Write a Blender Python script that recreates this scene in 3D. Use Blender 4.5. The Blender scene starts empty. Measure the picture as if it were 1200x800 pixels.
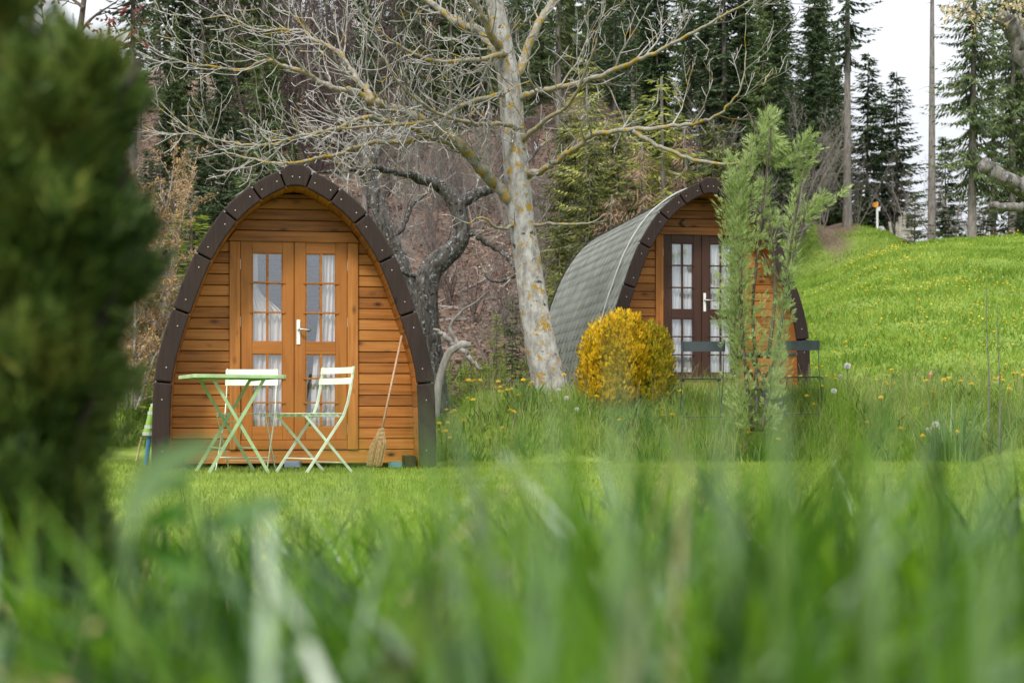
import bpy, math, random
import numpy as np
from mathutils import Vector, Matrix

scene = bpy.context.scene
COL = scene.collection
R = math.radians
rng = np.random.default_rng(11)
random.seed(5)

# ------------------------------------------------------------------ camera
EYE, HOR, F = 0.42, 490.0, 1900.0          # eye height (m), horizon row and focal length in 1200 px wide pixels
cam_d = bpy.data.cameras.new('camera')
cam = bpy.data.objects.new('camera', cam_d); COL.objects.link(cam)
cam.location = (0, 0, EYE); cam.rotation_euler = (R(90), 0, 0)
cam_d.sensor_width = 36; cam_d.lens = F / 1200 * 36
cam_d.shift_y = (HOR - 400) / 1200
cam_d.clip_start = 0.02; cam_d.clip_end = 2000
cam_d.dof.use_dof = True; cam_d.dof.focus_distance = 13.7; cam_d.dof.aperture_fstop = 4.5
scene.camera = cam

def P(px, py, Y):
    return np.array([(px - 600) / F * Y, Y, EYE + (HOR - py) / F * Y])

def smooth(a, b, t):
    t = np.clip((t - a) / (b - a), 0, 1); return t * t * (3 - 2 * t)

# ------------------------------------------------------------------ terrain
def terrain(x, y):
    x = np.asarray(x, float); y = np.asarray(y, float)
    u = x / np.maximum(y, 1.0) * F + 600
    bank = .6 * smooth(15.75, 17.15, y + .3 * np.sin(x * 1.7) + .18 * np.sin(x * 4.1)) * smooth(-1.0, -.35, x)
    base = np.maximum(bank, .6 * smooth(19.5, 22, y))
    sl = 11.4 * np.clip((y - 22) / 32, 0, 1) ** 1.05 - np.clip(y - 54, 0, 400) * .06
    zc = np.interp(u, [700, 900, 960, 1000, 1050, 1120, 1200, 1500], [3.0, 3.6, 4.07, 4.5, 4.84, 5.1, 5.04, 4.6]) - .6
    zk = np.interp(u, [640, 940, 960, 1000, 1040, 1060, 1080, 1120, 1200], [7.0, 7.6, 7.6, 7.6, 7.45, 7.0, 6.3, 5.9, 5.7]) - .6
    t = np.clip((y - 19.5) / 22.5, 0, 1)
    hill = zc * (.82 * t + .18 * np.sin(t * np.pi / 2))
    dip = smooth(42, 47, y)
    up = smooth(46, 61, y)
    sr = hill - .5 * dip
    sr = sr * (1 - up) + zk * up - np.clip(y - 61, 0, 400) * .10
    w = smooth(640, 960, u)
    und = smooth(20, 34, y) * (.16 * np.sin(x * .9 + y * .5) + .10 * np.sin(x * 2.1 - y * .8) + .08 * np.sin(y * 2.3 + x * .4)) * (1 - .7 * w)
    knolls = smooth(47, 53, y) * w * (.13 * np.sin(x * 1.3 + 1) * np.sin(y * .9) + .08 * np.sin(x * 3.1))
    return base + w * sr + (1 - w) * sl + und + knolls

def T(x, y):
    return float(terrain(x, y))

# ------------------------------------------------------------------ object helpers
def link(o, parent=None):
    COL.objects.link(o)
    if parent is not None: o.parent = parent
    return o

def tag(o, label=None, cat=None, group=None, kind=None):
    if label: o['label'] = label
    if cat: o['category'] = cat
    if group: o['group'] = group
    if kind: o['kind'] = kind
    return o

def thing(name, label, cat, loc=(0, 0, 0), rotz=0, group=None):
    o = bpy.data.objects.new(name, None); o.empty_display_size = .2
    o.location = loc; o.rotation_euler = (0, 0, rotz)
    link(o); return tag(o, label, cat, group)

def children(o):
    return [c for c in COL.objects if c.parent is o]

def copy_tree(o, kids, parent=None):
    c = o.copy(); COL.objects.link(c)
    if parent is not None: c.parent = parent
    for ch in kids.get(o.name, []): copy_tree(ch, kids, c)
    return c

def kid_map(o):
    m = {o.name: list(o.children)}
    for c in o.children: m.update(kid_map(c))
    return m

def bulk(name, V, Fc, mat, parent=None, smooth_sh=False, mats=None, midx=None):
    V = np.asarray(V, np.float32).reshape(-1, 3); Fc = np.asarray(Fc, np.int32)
    me = bpy.data.meshes.new(name)
    me.vertices.add(len(V)); me.vertices.foreach_set('co', V.ravel())
    k = Fc.shape[1]
    me.loops.add(Fc.size); me.loops.foreach_set('vertex_index', Fc.ravel())
    me.polygons.add(len(Fc)); me.polygons.foreach_set('loop_start', np.arange(0, Fc.size, k, dtype=np.int32))
    if midx is not None: me.polygons.foreach_set('material_index', np.asarray(midx, np.int32))
    if smooth_sh: me.polygons.foreach_set('use_smooth', np.ones(len(Fc), bool))
    me.update(calc_edges=True)
    for m in (mats or [mat]): me.materials.append(m)
    return link(bpy.data.objects.new(name, me), parent)

class MB:
    """collects shapes and links them as one mesh object"""
    def __init__(s): s.v = []; s.f = []; s.m = []; s.mi = 0
    def add(s, vs, fs):
        n = len(s.v); s.v += [tuple(map(float, p)) for p in vs]
        for f in fs: s.f.append(tuple(n + i for i in f)); s.m.append(s.mi)
    def box(s, x0, x1, y0, y1, z0, z1):
        s.add([(x0, y0, z0), (x1, y0, z0), (x1, y1, z0), (x0, y1, z0), (x0, y0, z1), (x1, y0, z1), (x1, y1, z1), (x0, y1, z1)],
              [(0, 3, 2, 1), (4, 5, 6, 7), (0, 1, 5, 4), (1, 2, 6, 5), (2, 3, 7, 6), (3, 0, 4, 7)])
    def prism(s, poly, y0, y1):
        """poly of (x, z) extruded along y"""
        a = sum(poly[i][0] * poly[(i + 1) % len(poly)][1] - poly[(i + 1) % len(poly)][0] * poly[i][1] for i in range(len(poly)))
        if a < 0: poly = poly[::-1]
        n = len(poly)
        s.add([(p[0], y0, p[1]) for p in poly] + [(p[0], y1, p[1]) for p in poly],
              [tuple(range(n)), tuple(range(2 * n - 1, n - 1, -1))] + [((i + 1) % n, i, n + i, n + (i + 1) % n) for i in range(n)])
    def bar(s, p0, p1, w, t, wdir):
        """flat bar from p0 to p1, width w along wdir, thickness t across"""
        p0 = Vector(p0); p1 = Vector(p1); d = (p1 - p0).normalized(); wd = Vector(wdir); wd = (wd - d * wd.dot(d)).normalized(); td = d.cross(wd)
        vs = []
        for p in (p0, p1):
            for a, b in ((-1, -1), (1, -1), (1, 1), (-1, 1)): vs.append(p + wd * (a * w / 2) + td * (b * t / 2))
        s.add(vs, [(0, 3, 2, 1), (4, 5, 6, 7), (0, 1, 5, 4), (1, 2, 6, 5), (2, 3, 7, 6), (3, 0, 4, 7)])
    def tube(s, pts, rad, sides=6, cap=True):
        pts = [Vector(p) for p in pts]; n = len(pts)
        if not hasattr(rad, '__len__'): rad = [rad] * n
        d0 = (pts[1] - pts[0]).normalized()
        a = d0.orthogonal().normalized(); vs = []; base = len(s.v)
        for i, p in enumerate(pts):
            d = (pts[min(i + 1, n - 1)] - pts[max(i - 1, 0)])
            if d.length < 1e-9: d = d0
            d = d.normalized(); a = (a - d * a.dot(d))
            a = a.normalized() if a.length > 1e-6 else d.orthogonal().normalized()
            b = d.cross(a)
            for k in range(sides):
                t = 2 * math.pi * k / sides
                vs.append(p + (a * math.cos(t) + b * math.sin(t)) * rad[i])
        fs = []
        for i in range(n - 1):
            for k in range(sides):
                k2 = (k + 1) % sides
                fs.append((i * sides + k, i * sides + k2, (i + 1) * sides + k2, (i + 1) * sides + k))
        if cap and sides > 2:
            fs.append(tuple(range(sides - 1, -1, -1))); fs.append(tuple((n - 1) * sides + k for k in range(sides)))
        s.add(vs, fs)
    def build(s, name, mat, parent=None, bevel=0, smooth_sh=False, seg=1):
        me = bpy.data.meshes.new(name)
        me.from_pydata(s.v, [], s.f)
        mats = mat if isinstance(mat, (list, tuple)) else [mat]
        for m in mats: me.materials.append(m)
        me.polygons.foreach_set('material_index', s.m)
        if smooth_sh: me.polygons.foreach_set('use_smooth', [True] * len(me.polygons))
        me.update()
        o = link(bpy.data.objects.new(name, me), parent)
        if bevel:
            b = o.modifiers.new('bevel', 'BEVEL'); b.width = bevel; b.segments = seg; b.limit_method = 'ANGLE'; b.angle_limit = R(40)
        return o

def unit(a):
    return a / np.maximum(np.linalg.norm(a, axis=-1, keepdims=True), 1e-9)

def diamonds(c, d, n, L, W):
    """leaf shaped quads: base c, direction d, rough normal n"""
    L = np.asarray(L)[:, None]; W = np.asarray(W)[:, None]
    side = unit(np.cross(d, n))
    V = np.stack([c, c + d * L * .45 + side * W / 2, c + d * L, c + d * L * .45 - side * W / 2], 1)
    return V

def quads_of(V):
    return np.arange(len(V) * 4).reshape(-1, 4)

def sprays(c, d, n, L, W, k=5, fan=.75, r=None):
    """flat fans of k leaflets along a short axis"""
    r = r or rng
    N = len(c); out = []
    side = unit(np.cross(d, n))
    for j in range(k):
        t = j / (k - 1)
        sgn = 1 if j % 2 else -1
        ang = sgn * fan * (1 - t) * r.uniform(.7, 1.2, N)
        dd = unit(d * np.cos(ang)[:, None] + side * np.sin(ang)[:, None] + r.normal(0, .08, (N, 3)))
        cc = c + d * (L * .55 * t)[:, None]
        out.append(diamonds(cc, dd, n, L * (.75 - .25 * t) * r.uniform(.8, 1.2, N), W))
    return np.concatenate(out, 0)

def blades(base, h, w, ang, lean, segs, face=None, tipw=.05):
    """tapered curved grass blades"""
    N = len(base); dirv = np.stack([np.cos(ang), np.sin(ang), np.zeros(N)], 1)
    fa = rng.uniform(0, 2 * np.pi, N) if face is None else face
    side = np.stack([np.cos(fa), np.sin(fa), np.zeros(N)], 1)
    rows = []
    for k in range(segs + 1):
        t = k / segs
        cz = h * t * (1 - .35 * lean * t)
        p = base + dirv * (lean * h * t ** 2)[:, None] + np.stack([np.zeros(N), np.zeros(N), cz], 1)
        hw = (w * .5 * max(1 - t ** 1.8, tipw))[:, None]
        rows.append(p - side * hw); rows.append(p + side * hw)
    V = np.stack(rows, 1)                       # N, 2(segs+1), 3
    m = 2 * (segs + 1)
    f = np.array([[2 * k, 2 * k + 1, 2 * k + 3, 2 * k + 2] for k in range(segs)])
    Fc = (np.arange(N)[:, None, None] * m + f[None]).reshape(-1, 4)
    return V.reshape(-1, 3), Fc

# ------------------------------------------------------------------ materials
def new_mat(name):
    m = bpy.data.materials.new(name); m.use_nodes = True
    nt = m.node_tree; nt.nodes.clear()
    return m, nt

def N(nt, t, **kw):
    n = nt.nodes.new(t)
    for k, v in kw.items():
        if k in ('inputs',):
            for a, b in v.items(): n.inputs[a].default_value = b
        else: setattr(n, k, v)
    return n

def ramp(nt, stops):
    n = nt.nodes.new('ShaderNodeValToRGB'); e = n.color_ramp.elements
    while len(e) < len(stops): e.new(.5)
    for i, (p, c) in enumerate(stops):
        e[i].position = p; e[i].color = (*c, 1) if len(c) == 3 else c
    return n

def lnk(nt, a, b): nt.links.new(a, b)

def foliage(name, cols, nscale=2.0, trans=.35, rough=.55, isl=.5, spec=.25):
    m, nt = new_mat(name)
    out = N(nt, 'ShaderNodeOutputMaterial'); pb = N(nt, 'ShaderNodeBsdfPrincipled')
    tr = N(nt, 'ShaderNodeBsdfTranslucent'); mix = N(nt, 'ShaderNodeMixShader'); mix.inputs[0].default_value = trans
    geo = N(nt, 'ShaderNodeNewGeometry'); tc = N(nt, 'ShaderNodeTexCoord'); no = N(nt, 'ShaderNodeTexNoise')
    no.inputs['Scale'].default_value = nscale; no.inputs['Detail'].default_value = 3
    lnk(nt, tc.outputs['Object'], no.inputs['Vector'])
    mp = N(nt, 'ShaderNodeMapRange'); mp.inputs[1].default_value = .28; mp.inputs[2].default_value = .72
    lnk(nt, no.outputs[0], mp.inputs[0])
    mx = N(nt, 'ShaderNodeMix', data_type='FLOAT'); mx.inputs[0].default_value = isl
    lnk(nt, mp.outputs[0], mx.inputs[2]); lnk(nt, geo.outputs['Random Per Island'], mx.inputs[3])
    rp = ramp(nt, [(i / (len(cols) - 1), c) for i, c in enumerate(cols)])
    lnk(nt, mx.outputs[0], rp.inputs[0])
    lnk(nt, rp.outputs[0], pb.inputs['Base Color']); lnk(nt, rp.outputs[0], tr.inputs[0])
    pb.inputs['Roughness'].default_value = rough; pb.inputs['Specular IOR Level'].default_value = spec
    lnk(nt, pb.outputs[0], mix.inputs[1]); lnk(nt, tr.outputs[0], mix.inputs[2]); lnk(nt, mix.outputs[0], out.inputs[0])
    return m

def plain(name, col, rough=.5, metal=0, noise=.12, nscale=20, bump=0, spec=.4):
    m, nt = new_mat(name)
    out = N(nt, 'ShaderNodeOutputMaterial'); pb = N(nt, 'ShaderNodeBsdfPrincipled')
    tc = N(nt, 'ShaderNodeTexCoord'); no = N(nt, 'ShaderNodeTexNoise'); no.inputs['Scale'].default_value = nscale; no.inputs['Detail'].default_value = 5
    lnk(nt, tc.outputs['Object'], no.inputs['Vector'])
    lo = tuple(c * (1 - noise) for c in col); hi = tuple(min(1, c * (1 + noise)) for c in col)
    rp = ramp(nt, [(.3, lo), (.7, hi)]); lnk(nt, no.outputs[0], rp.inputs[0]); lnk(nt, rp.outputs[0], pb.inputs['Base Color'])
    pb.inputs['Roughness'].default_value = rough; pb.inputs['Metallic'].default_value = metal; pb.inputs['Specular IOR Level'].default_value = spec
    if bump:
        b = N(nt, 'ShaderNodeBump'); b.inputs['Strength'].default_value = bump; b.inputs['Distance'].default_value = .01
        lnk(nt, no.outputs[0], b.inputs['Height']); lnk(nt, b.outputs[0], pb.inputs['Normal'])
    lnk(nt, pb.outputs[0], out.inputs[0])
    return m

def wood(name, dark, mid, light, axis='X', knots=True, rough=.5, vary=.5, streak=1.0):
    """grain runs along AXIS of the object; every board gets its own shade"""
    m, nt = new_mat(name)
    out = N(nt, 'ShaderNodeOutputMaterial'); pb = N(nt, 'ShaderNodeBsdfPrincipled')
    tc = N(nt, 'ShaderNodeTexCoord'); geo = N(nt, 'ShaderNodeNewGeometry')
    off = N(nt, 'ShaderNodeVectorMath', operation='SCALE'); cmb = N(nt, 'ShaderNodeCombineXYZ')
    for i in range(3): lnk(nt, geo.outputs['Random Per Island'], cmb.inputs[i])
    lnk(nt, cmb.outputs[0], off.inputs[0]); off.inputs['Scale'].default_value = 37.0
    add = N(nt, 'ShaderNodeVectorMath', operation='ADD'); lnk(nt, tc.outputs['Object'], add.inputs[0]); lnk(nt, off.outputs[0], add.inputs[1])
    sc = {'X': (1.2, 26, 26), 'Y': (26, 1.2, 26), 'Z': (26, 26, 1.2)}[axis]
    mp = N(nt, 'ShaderNodeMapping'); mp.inputs['Scale'].default_value = sc; lnk(nt, add.outputs[0], mp.inputs[0])
    no = N(nt, 'ShaderNodeTexNoise'); no.inputs['Scale'].default_value = 1.6; no.inputs['Detail'].default_value = 6; no.inputs['Distortion'].default_value = .6
    lnk(nt, mp.outputs[0], no.inputs['Vector'])
    sc2 = {'X': (1.6, 3.5, 3.5), 'Y': (3.5, 1.6, 3.5), 'Z': (3.5, 3.5, 1.6)}[axis]
    mp2 = N(nt, 'ShaderNodeMapping'); mp2.inputs['Scale'].default_value = sc2; lnk(nt, add.outputs[0], mp2.inputs[0])
    n2 = N(nt, 'ShaderNodeTexNoise'); n2.inputs['Scale'].default_value = 1.5; n2.inputs['Detail'].default_value = 3; lnk(nt, mp2.outputs[0], n2.inputs['Vector'])
    a1 = N(nt, 'ShaderNodeMath', operation='MULTIPLY_ADD'); a1.inputs[1].default_value = .75 * streak; a1.inputs[2].default_value = .5 - .375 * streak; lnk(nt, no.outputs[0], a1.inputs[0])
    a2 = N(nt, 'ShaderNodeMath', operation='MULTIPLY_ADD'); a2.inputs[1].default_value = .5; lnk(nt, n2.outputs[0], a2.inputs[0]); 
    s1 = N(nt, 'ShaderNodeMath', operation='SUBTRACT'); lnk(nt, a1.outputs[0], s1.inputs[0]); s1.inputs[1].default_value = .25
    lnk(nt, s1.outputs[0], a2.inputs[2])
    iv = N(nt, 'ShaderNodeMath', operation='MULTIPLY_ADD'); iv.inputs[1].default_value = .35 * vary; lnk(nt, geo.outputs['Random Per Island'], iv.inputs[0])
    s2 = N(nt, 'ShaderNodeMath', operation='SUBTRACT'); lnk(nt, a2.outputs[0], s2.inputs[0]); s2.inputs[1].default_value = .175 * vary
    lnk(nt, s2.outputs[0], iv.inputs[2])
    rp = ramp(nt, [(.18, dark), (.5, mid), (.82, light)]); lnk(nt, iv.outputs[0], rp.inputs[0])
    colo = rp.outputs[0]
    if knots:
        sk = {'X': (4.6, .01, 9), 'Y': (8, 4.6, 8), 'Z': (9, .01, 4.6)}[axis]
        mp3 = N(nt, 'ShaderNodeMapping'); mp3.inputs['Scale'].default_value = sk; lnk(nt, add.outputs[0], mp3.inputs[0])
        vo = N(nt, 'ShaderNodeTexVoronoi'); vo.inputs['Scale'].default_value = 1.0; vo.inputs['Randomness'].default_value = 1; lnk(nt, mp3.outputs[0], vo.inputs['Vector'])
        kr = ramp(nt, [(.07, (1, 1, 1)), (.13, (.55, .55, .55)), (.26, (0, 0, 0))]); lnk(nt, vo.outputs['Distance'], kr.inputs[0])
        sep = N(nt, 'ShaderNodeSeparateColor'); lnk(nt, vo.outputs['Color'], sep.inputs[0]); gt = N(nt, 'ShaderNodeMath', operation='GREATER_THAN'); gt.inputs[1].default_value = .66; lnk(nt, sep.outputs[0], gt.inputs[0])
        mk = N(nt, 'ShaderNodeMath', operation='MULTIPLY'); lnk(nt, kr.outputs[0], mk.inputs[0]); lnk(nt, gt.outputs[0], mk.inputs[1])
        mxk = N(nt, 'ShaderNodeMix', data_type='RGBA'); lnk(nt, mk.outputs[0], mxk.inputs[0]); lnk(nt, colo, mxk.inputs[6])
        mxk.inputs[7].default_value = (dark[0] * .22, dark[1] * .22, dark[2] * .3, 1)
        colo = mxk.outputs[2]
    lnk(nt, colo, pb.inputs['Base Color']); pb.inputs['Roughness'].default_value = rough; pb.inputs['Specular IOR Level'].default_value = .35
    b = N(nt, 'ShaderNodeBump'); b.inputs['Strength'].default_value = .25; b.inputs['Distance'].default_value = .004
    lnk(nt, no.outputs[0], b.inputs['Height']); lnk(nt, b.outputs[0], pb.inputs['Normal'])
    lnk(nt, pb.outputs[0], out.inputs[0])
    return m

def bark(name, c0, c1, lich=None, lt=.6, spots=None, scale=9, lscale=5, stretch=(1, 1, .35), bump=.6, dist=.02):
    """grey bark with growths of lichen where a noise is high"""
    m, nt = new_mat(name)
    out = N(nt, 'ShaderNodeOutputMaterial'); pb = N(nt, 'ShaderNodeBsdfPrincipled')
    tc = N(nt, 'ShaderNodeTexCoord'); mp = N(nt, 'ShaderNodeMapping'); mp.inputs['Scale'].default_value = stretch
    lnk(nt, tc.outputs['Object'], mp.inputs[0])
    no = N(nt, 'ShaderNodeTexNoise'); no.inputs['Scale'].default_value = scale; no.inputs['Detail'].default_value = 8; no.inputs['Roughness'].default_value = .68
    lnk(nt, mp.outputs[0], no.inputs['Vector'])
    rp = ramp(nt, [(.34, c0), (.62, c1)]); lnk(nt, no.outputs[0], rp.inputs[0]); colo = rp.outputs[0]
    if spots:
        n3 = N(nt, 'ShaderNodeTexNoise'); n3.inputs['Scale'].default_value = scale * .9; n3.inputs['Detail'].default_value = 4; lnk(nt, tc.outputs['Object'], n3.inputs['Vector'])
        r3 = ramp(nt, [(.62, (0, 0, 0)), (.70, (1, 1, 1))]); lnk(nt, n3.outputs[0], r3.inputs[0])
        mx3 = N(nt, 'ShaderNodeMix', data_type='RGBA'); lnk(nt, r3.outputs[0], mx3.inputs[0]); lnk(nt, colo, mx3.inputs[6]); mx3.inputs[7].default_value = (*spots, 1)
        colo = mx3.outputs[2]
    if lich:
        n2 = N(nt, 'ShaderNodeTexNoise'); n2.inputs['Scale'].default_value = lscale; n2.inputs['Detail'].default_value = 7; n2.inputs['Roughness'].default_value = .7; lnk(nt, tc.outputs['Object'], n2.inputs['Vector'])
        r2 = ramp(nt, [(lt, (0, 0, 0)), (lt + .035, (1, 1, 1))]); lnk(nt, n2.outputs[0], r2.inputs[0])
        lr = ramp(nt, [(.3, lich), (.7, (lich[0] * .6, lich[1] * .72, lich[2] * 1.1))]); lnk(nt, no.outputs[0], lr.inputs[0])
        mx = N(nt, 'ShaderNodeMix', data_type='RGBA'); lnk(nt, r2.outputs[0], mx.inputs[0]); lnk(nt, colo, mx.inputs[6]); lnk(nt, lr.outputs[0], mx.inputs[7])
        colo = mx.outputs[2]
    lnk(nt, colo, pb.inputs['Base Color']); pb.inputs['Roughness'].default_value = .85; pb.inputs['Specular IOR Level'].default_value = .15
    b = N(nt, 'ShaderNodeBump'); b.inputs['Strength'].default_value = bump; b.inputs['Distance'].default_value = dist
    lnk(nt, no.outputs[0], b.inputs['Height']); lnk(nt, b.outputs[0], pb.inputs['Normal'])
    lnk(nt, pb.outputs[0], out.inputs[0])
    return m

ORANGE = ((.13, .042, .007), (.33, .118, .021), (.47, .195, .046))
M_side = wood('pine_siding', *ORANGE, axis='X', vary=1.0, streak=1.1)
M_vert = wood('pine_upright', *ORANGE, axis='Z', vary=.6, streak=1.2)
M_door = wood('pine_door', (.13, .043, .007), (.315, .112, .019), (.41, .157, .033), axis='Z', knots=False, vary=.3, streak=.7)
M_doorx = wood('pine_door_rail', (.13, .043, .007), (.315, .112, .019), (.41, .157, .033), axis='X', knots=False, vary=.3, streak=.7)
M_lin = wood('pine_lining', *ORANGE, axis='Y', vary=.6)
M_red = wood('mahogany_stain', (.026, .0105, .007), (.052, .021, .0135), (.076, .033, .021), axis='Z', knots=False, vary=.4)
M_redx = wood('mahogany_stain_rail', (.026, .0105, .007), (.052, .021, .0135), (.076, .033, .021), axis='X', knots=False, vary=.4)
M_arch = wood('dark_brown_stain', (.008, .0042, .0034), (.0175, .0092, .0074), (.032, .0175, .0135), axis='Z', knots=True, vary=.9, rough=.8)
M_screw = plain('screw_metal', (.5, .47, .42), .5, .3)
M_white = plain('white_enamel', (.8, .8, .78), .3, 0, .04)
M_steel = plain('satin_steel', (.6, .6, .6), .3, .9, .05)
M_dark = plain('dark_arrow_mark', (.05, .03, .02), .8)  # dark brown of the arrow mark above the doors
M_mint = plain('mint_paint', (.58, .66, .52), .45, 0, .16, 9)
M_mint2 = plain('mint_paint_table', (.32, .46, .24), .45, 0, .16, 9)
M_slate = plain('slate_grey_paint', (.05, .062, .074), .4, 0, .1, 14)
M_felt = plain('roof_felt', (.085, .10, .085), .95, 0, .3, 60, .4)

def shingle_mat():
    m, nt = new_mat('grey_green_shingle')
    out = N(nt, 'ShaderNodeOutputMaterial'); pb = N(nt, 'ShaderNodeBsdfPrincipled')
    geo = N(nt, 'ShaderNodeNewGeometry'); tc = N(nt, 'ShaderNodeTexCoord')
    no = N(nt, 'ShaderNodeTexNoise'); no.inputs['Scale'].default_value = 160; no.inputs['Detail'].default_value = 3; lnk(nt, tc.outputs['Object'], no.inputs['Vector'])
    n2 = N(nt, 'ShaderNodeTexNoise'); n2.inputs['Scale'].default_value = 1.3; n2.inputs['Detail'].default_value = 4; lnk(nt, tc.outputs['Object'], n2.inputs['Vector'])
    a = N(nt, 'ShaderNodeMath', operation='MULTIPLY_ADD'); a.inputs[1].default_value = .35; lnk(nt, geo.outputs['Random Per Island'], a.inputs[0])
    b = N(nt, 'ShaderNodeMath', operation='MULTIPLY_ADD'); b.inputs[1].default_value = .45; lnk(nt, no.outputs[0], b.inputs[0]); lnk(nt, b.outputs[0], a.inputs[2])
    c = N(nt, 'ShaderNodeMath', operation='MULTIPLY'); c.inputs[1].default_value = .42; lnk(nt, n2.outputs[0], c.inputs[0]); lnk(nt, c.outputs[0], b.inputs[2])
    rp = ramp(nt, [(.25, (.115, .125, .108)), (.85, (.20, .212, .185))]); lnk(nt, a.outputs[0], rp.inputs[0])
    lnk(nt, rp.outputs[0], pb.inputs['Base Color']); pb.inputs['Roughness'].default_value = .9; pb.inputs['Specular IOR Level'].default_value = .2
    lnk(nt, pb.outputs[0], out.inputs[0]); return m
M_shingle = shingle_mat()

def glass_mat():
    m, nt = new_mat('window_glass')
    out = N(nt, 'ShaderNodeOutputMaterial'); gl = N(nt, 'ShaderNodeBsdfGlossy'); tr = N(nt, 'ShaderNodeBsdfTransparent'); mx = N(nt, 'ShaderNodeMixShader')
    gl.inputs['Roughness'].default_value = .015; gl.inputs['Color'].default_value = (.90, .95, 1, 1); tr.inputs['Color'].default_value = (1, 1, 1, 1)
    mx.inputs[0].default_value = .15
    lnk(nt, tr.outputs[0], mx.inputs[1]); lnk(nt, gl.outputs[0], mx.inputs[2]); lnk(nt, mx.outputs[0], out.inputs[0]); return m
M_glass = glass_mat()

def cloth_mat(name, col):
    m, nt = new_mat(name)
    out = N(nt, 'ShaderNodeOutputMaterial'); pb = N(nt, 'ShaderNodeBsdfPrincipled'); tr = N(nt, 'ShaderNodeBsdfTranslucent'); mx = N(nt, 'ShaderNodeMixShader')
    tc = N(nt, 'ShaderNodeTexCoord'); no = N(nt, 'ShaderNodeTexNoise'); no.inputs['Scale'].default_value = 9; lnk(nt, tc.outputs['Object'], no.inputs['Vector'])
    rp = ramp(nt, [(.3, tuple(c * .93 for c in col)), (.7, col)]); lnk(nt, no.outputs[0], rp.inputs[0])
    lnk(nt, rp.outputs[0], pb.inputs['Base Color']); lnk(nt, rp.outputs[0], tr.inputs[0]); pb.inputs['Roughness'].default_value = .9
    mx.inputs[0].default_value = .35
    lnk(nt, pb.outputs[0], mx.inputs[1]); lnk(nt, tr.outputs[0], mx.inputs[2]); lnk(nt, mx.outputs[0], out.inputs[0]); return m
M_curt = cloth_mat('blush_cotton', (.95, .87, .84))
M_curtw = cloth_mat('white_cotton', (.92, .92, .92))

# ------------------------------------------------------------------ world and sun
SUN_EL, SUN_AZ = 48, 205          # azimuth measured clockwise from +Y: behind the camera, a little to its left
w = bpy.data.worlds.new('World'); scene.world = w; w.use_nodes = True
nt = w.node_tree; nt.nodes.clear()
wo = N(nt, 'ShaderNodeOutputWorld'); bg = N(nt, 'ShaderNodeBackground'); sky = N(nt, 'ShaderNodeTexSky', sky_type='NISHITA')
sky.sun_disc = False; sky.sun_elevation = R(SUN_EL); sky.sun_rotation = R(SUN_AZ); sky.air_density = 1; sky.dust_density = 3
hs = N(nt, 'ShaderNodeHueSaturation'); hs.inputs['Saturation'].default_value = .25; lnk(nt, sky.outputs[0], hs.inputs['Color'])
tc = N(nt, 'ShaderNodeTexCoord'); sx = N(nt, 'ShaderNodeSeparateXYZ'); lnk(nt, tc.outputs['Generated'], sx.inputs[0])
# overcast layer: cloud is brighter overhead than low down, with soft structure
cn = N(nt, 'ShaderNodeTexNoise'); cn.inputs['Scale'].default_value = 2.2; cn.inputs['Detail'].default_value = 5
mpc = N(nt, 'ShaderNodeMapping'); mpc.inputs['Scale'].default_value = (1, 1, 2.6); lnk(nt, tc.outputs['Generated'], mpc.inputs[0]); lnk(nt, mpc.outputs[0], cn.inputs['Vector'])
gr = ramp(nt, [(0, (.29, .30, .318)), (.25, (.43, .44, .458)), (.7, (.95, .96, .97)), (1, (1, 1, 1))]); lnk(nt, sx.outputs['Z'], gr.inputs[0])
cr = ramp(nt, [(.35, (.84, .86, .90)), (.65, (1.0, 1.0, 1.0))]); lnk(nt, cn.outputs[0], cr.inputs[0])
ml = N(nt, 'ShaderNodeMix', data_type='RGBA', blend_type='MULTIPLY'); ml.inputs[0].default_value = 1; lnk(nt, gr.outputs[0], ml.inputs[6]); lnk(nt, cr.outputs[0], ml.inputs[7])
vs = N(nt, 'ShaderNodeVectorMath', operation='SCALE'); vs.inputs['Scale'].default_value = 11.5; lnk(nt, ml.outputs[2], vs.inputs[0])
mw = N(nt, 'ShaderNodeMix', data_type='RGBA'); mw.inputs[0].default_value = .85; lnk(nt, hs.outputs[0], mw.inputs[6]); lnk(nt, vs.outputs[0], mw.inputs[7])
lnk(nt, mw.outputs[2], bg.inputs[0]); bg.inputs[1].default_value = .1; lnk(nt, bg.outputs[0], wo.inputs[0])
sd = bpy.data.lights.new('sun', 'SUN'); sd.energy = 1.5; sd.angle = R(10); sd.color = (1, .955, .88)
so = bpy.data.objects.new('sun', sd); COL.objects.link(so)
az, el = R(SUN_AZ), R(SUN_EL)
sdir = Vector((math.sin(az) * math.cos(el), math.cos(az) * math.cos(el), math.sin(el)))
so.rotation_euler = sdir.to_track_quat('Z', 'Y').to_euler(); so.location = sdir * 50

vs_ = scene.view_settings
scene.display_settings.display_device = 'sRGB'
vs_.view_transform = 'Standard'; vs_.look = 'None'; vs_.gamma = 1; vs_.exposure = 1.22; vs_.use_curve_mapping = False
scene.render.engine = 'CYCLES'
cy = scene.cycles
cy.max_bounces = 6; cy.diffuse_bounces = 3; cy.glossy_bounces = 3; cy.transmission_bounces = 3; cy.transparent_max_bounces = 8
cy.use_denoising = True; cy.caustics_reflective = False; cy.caustics_refractive = False

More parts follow.
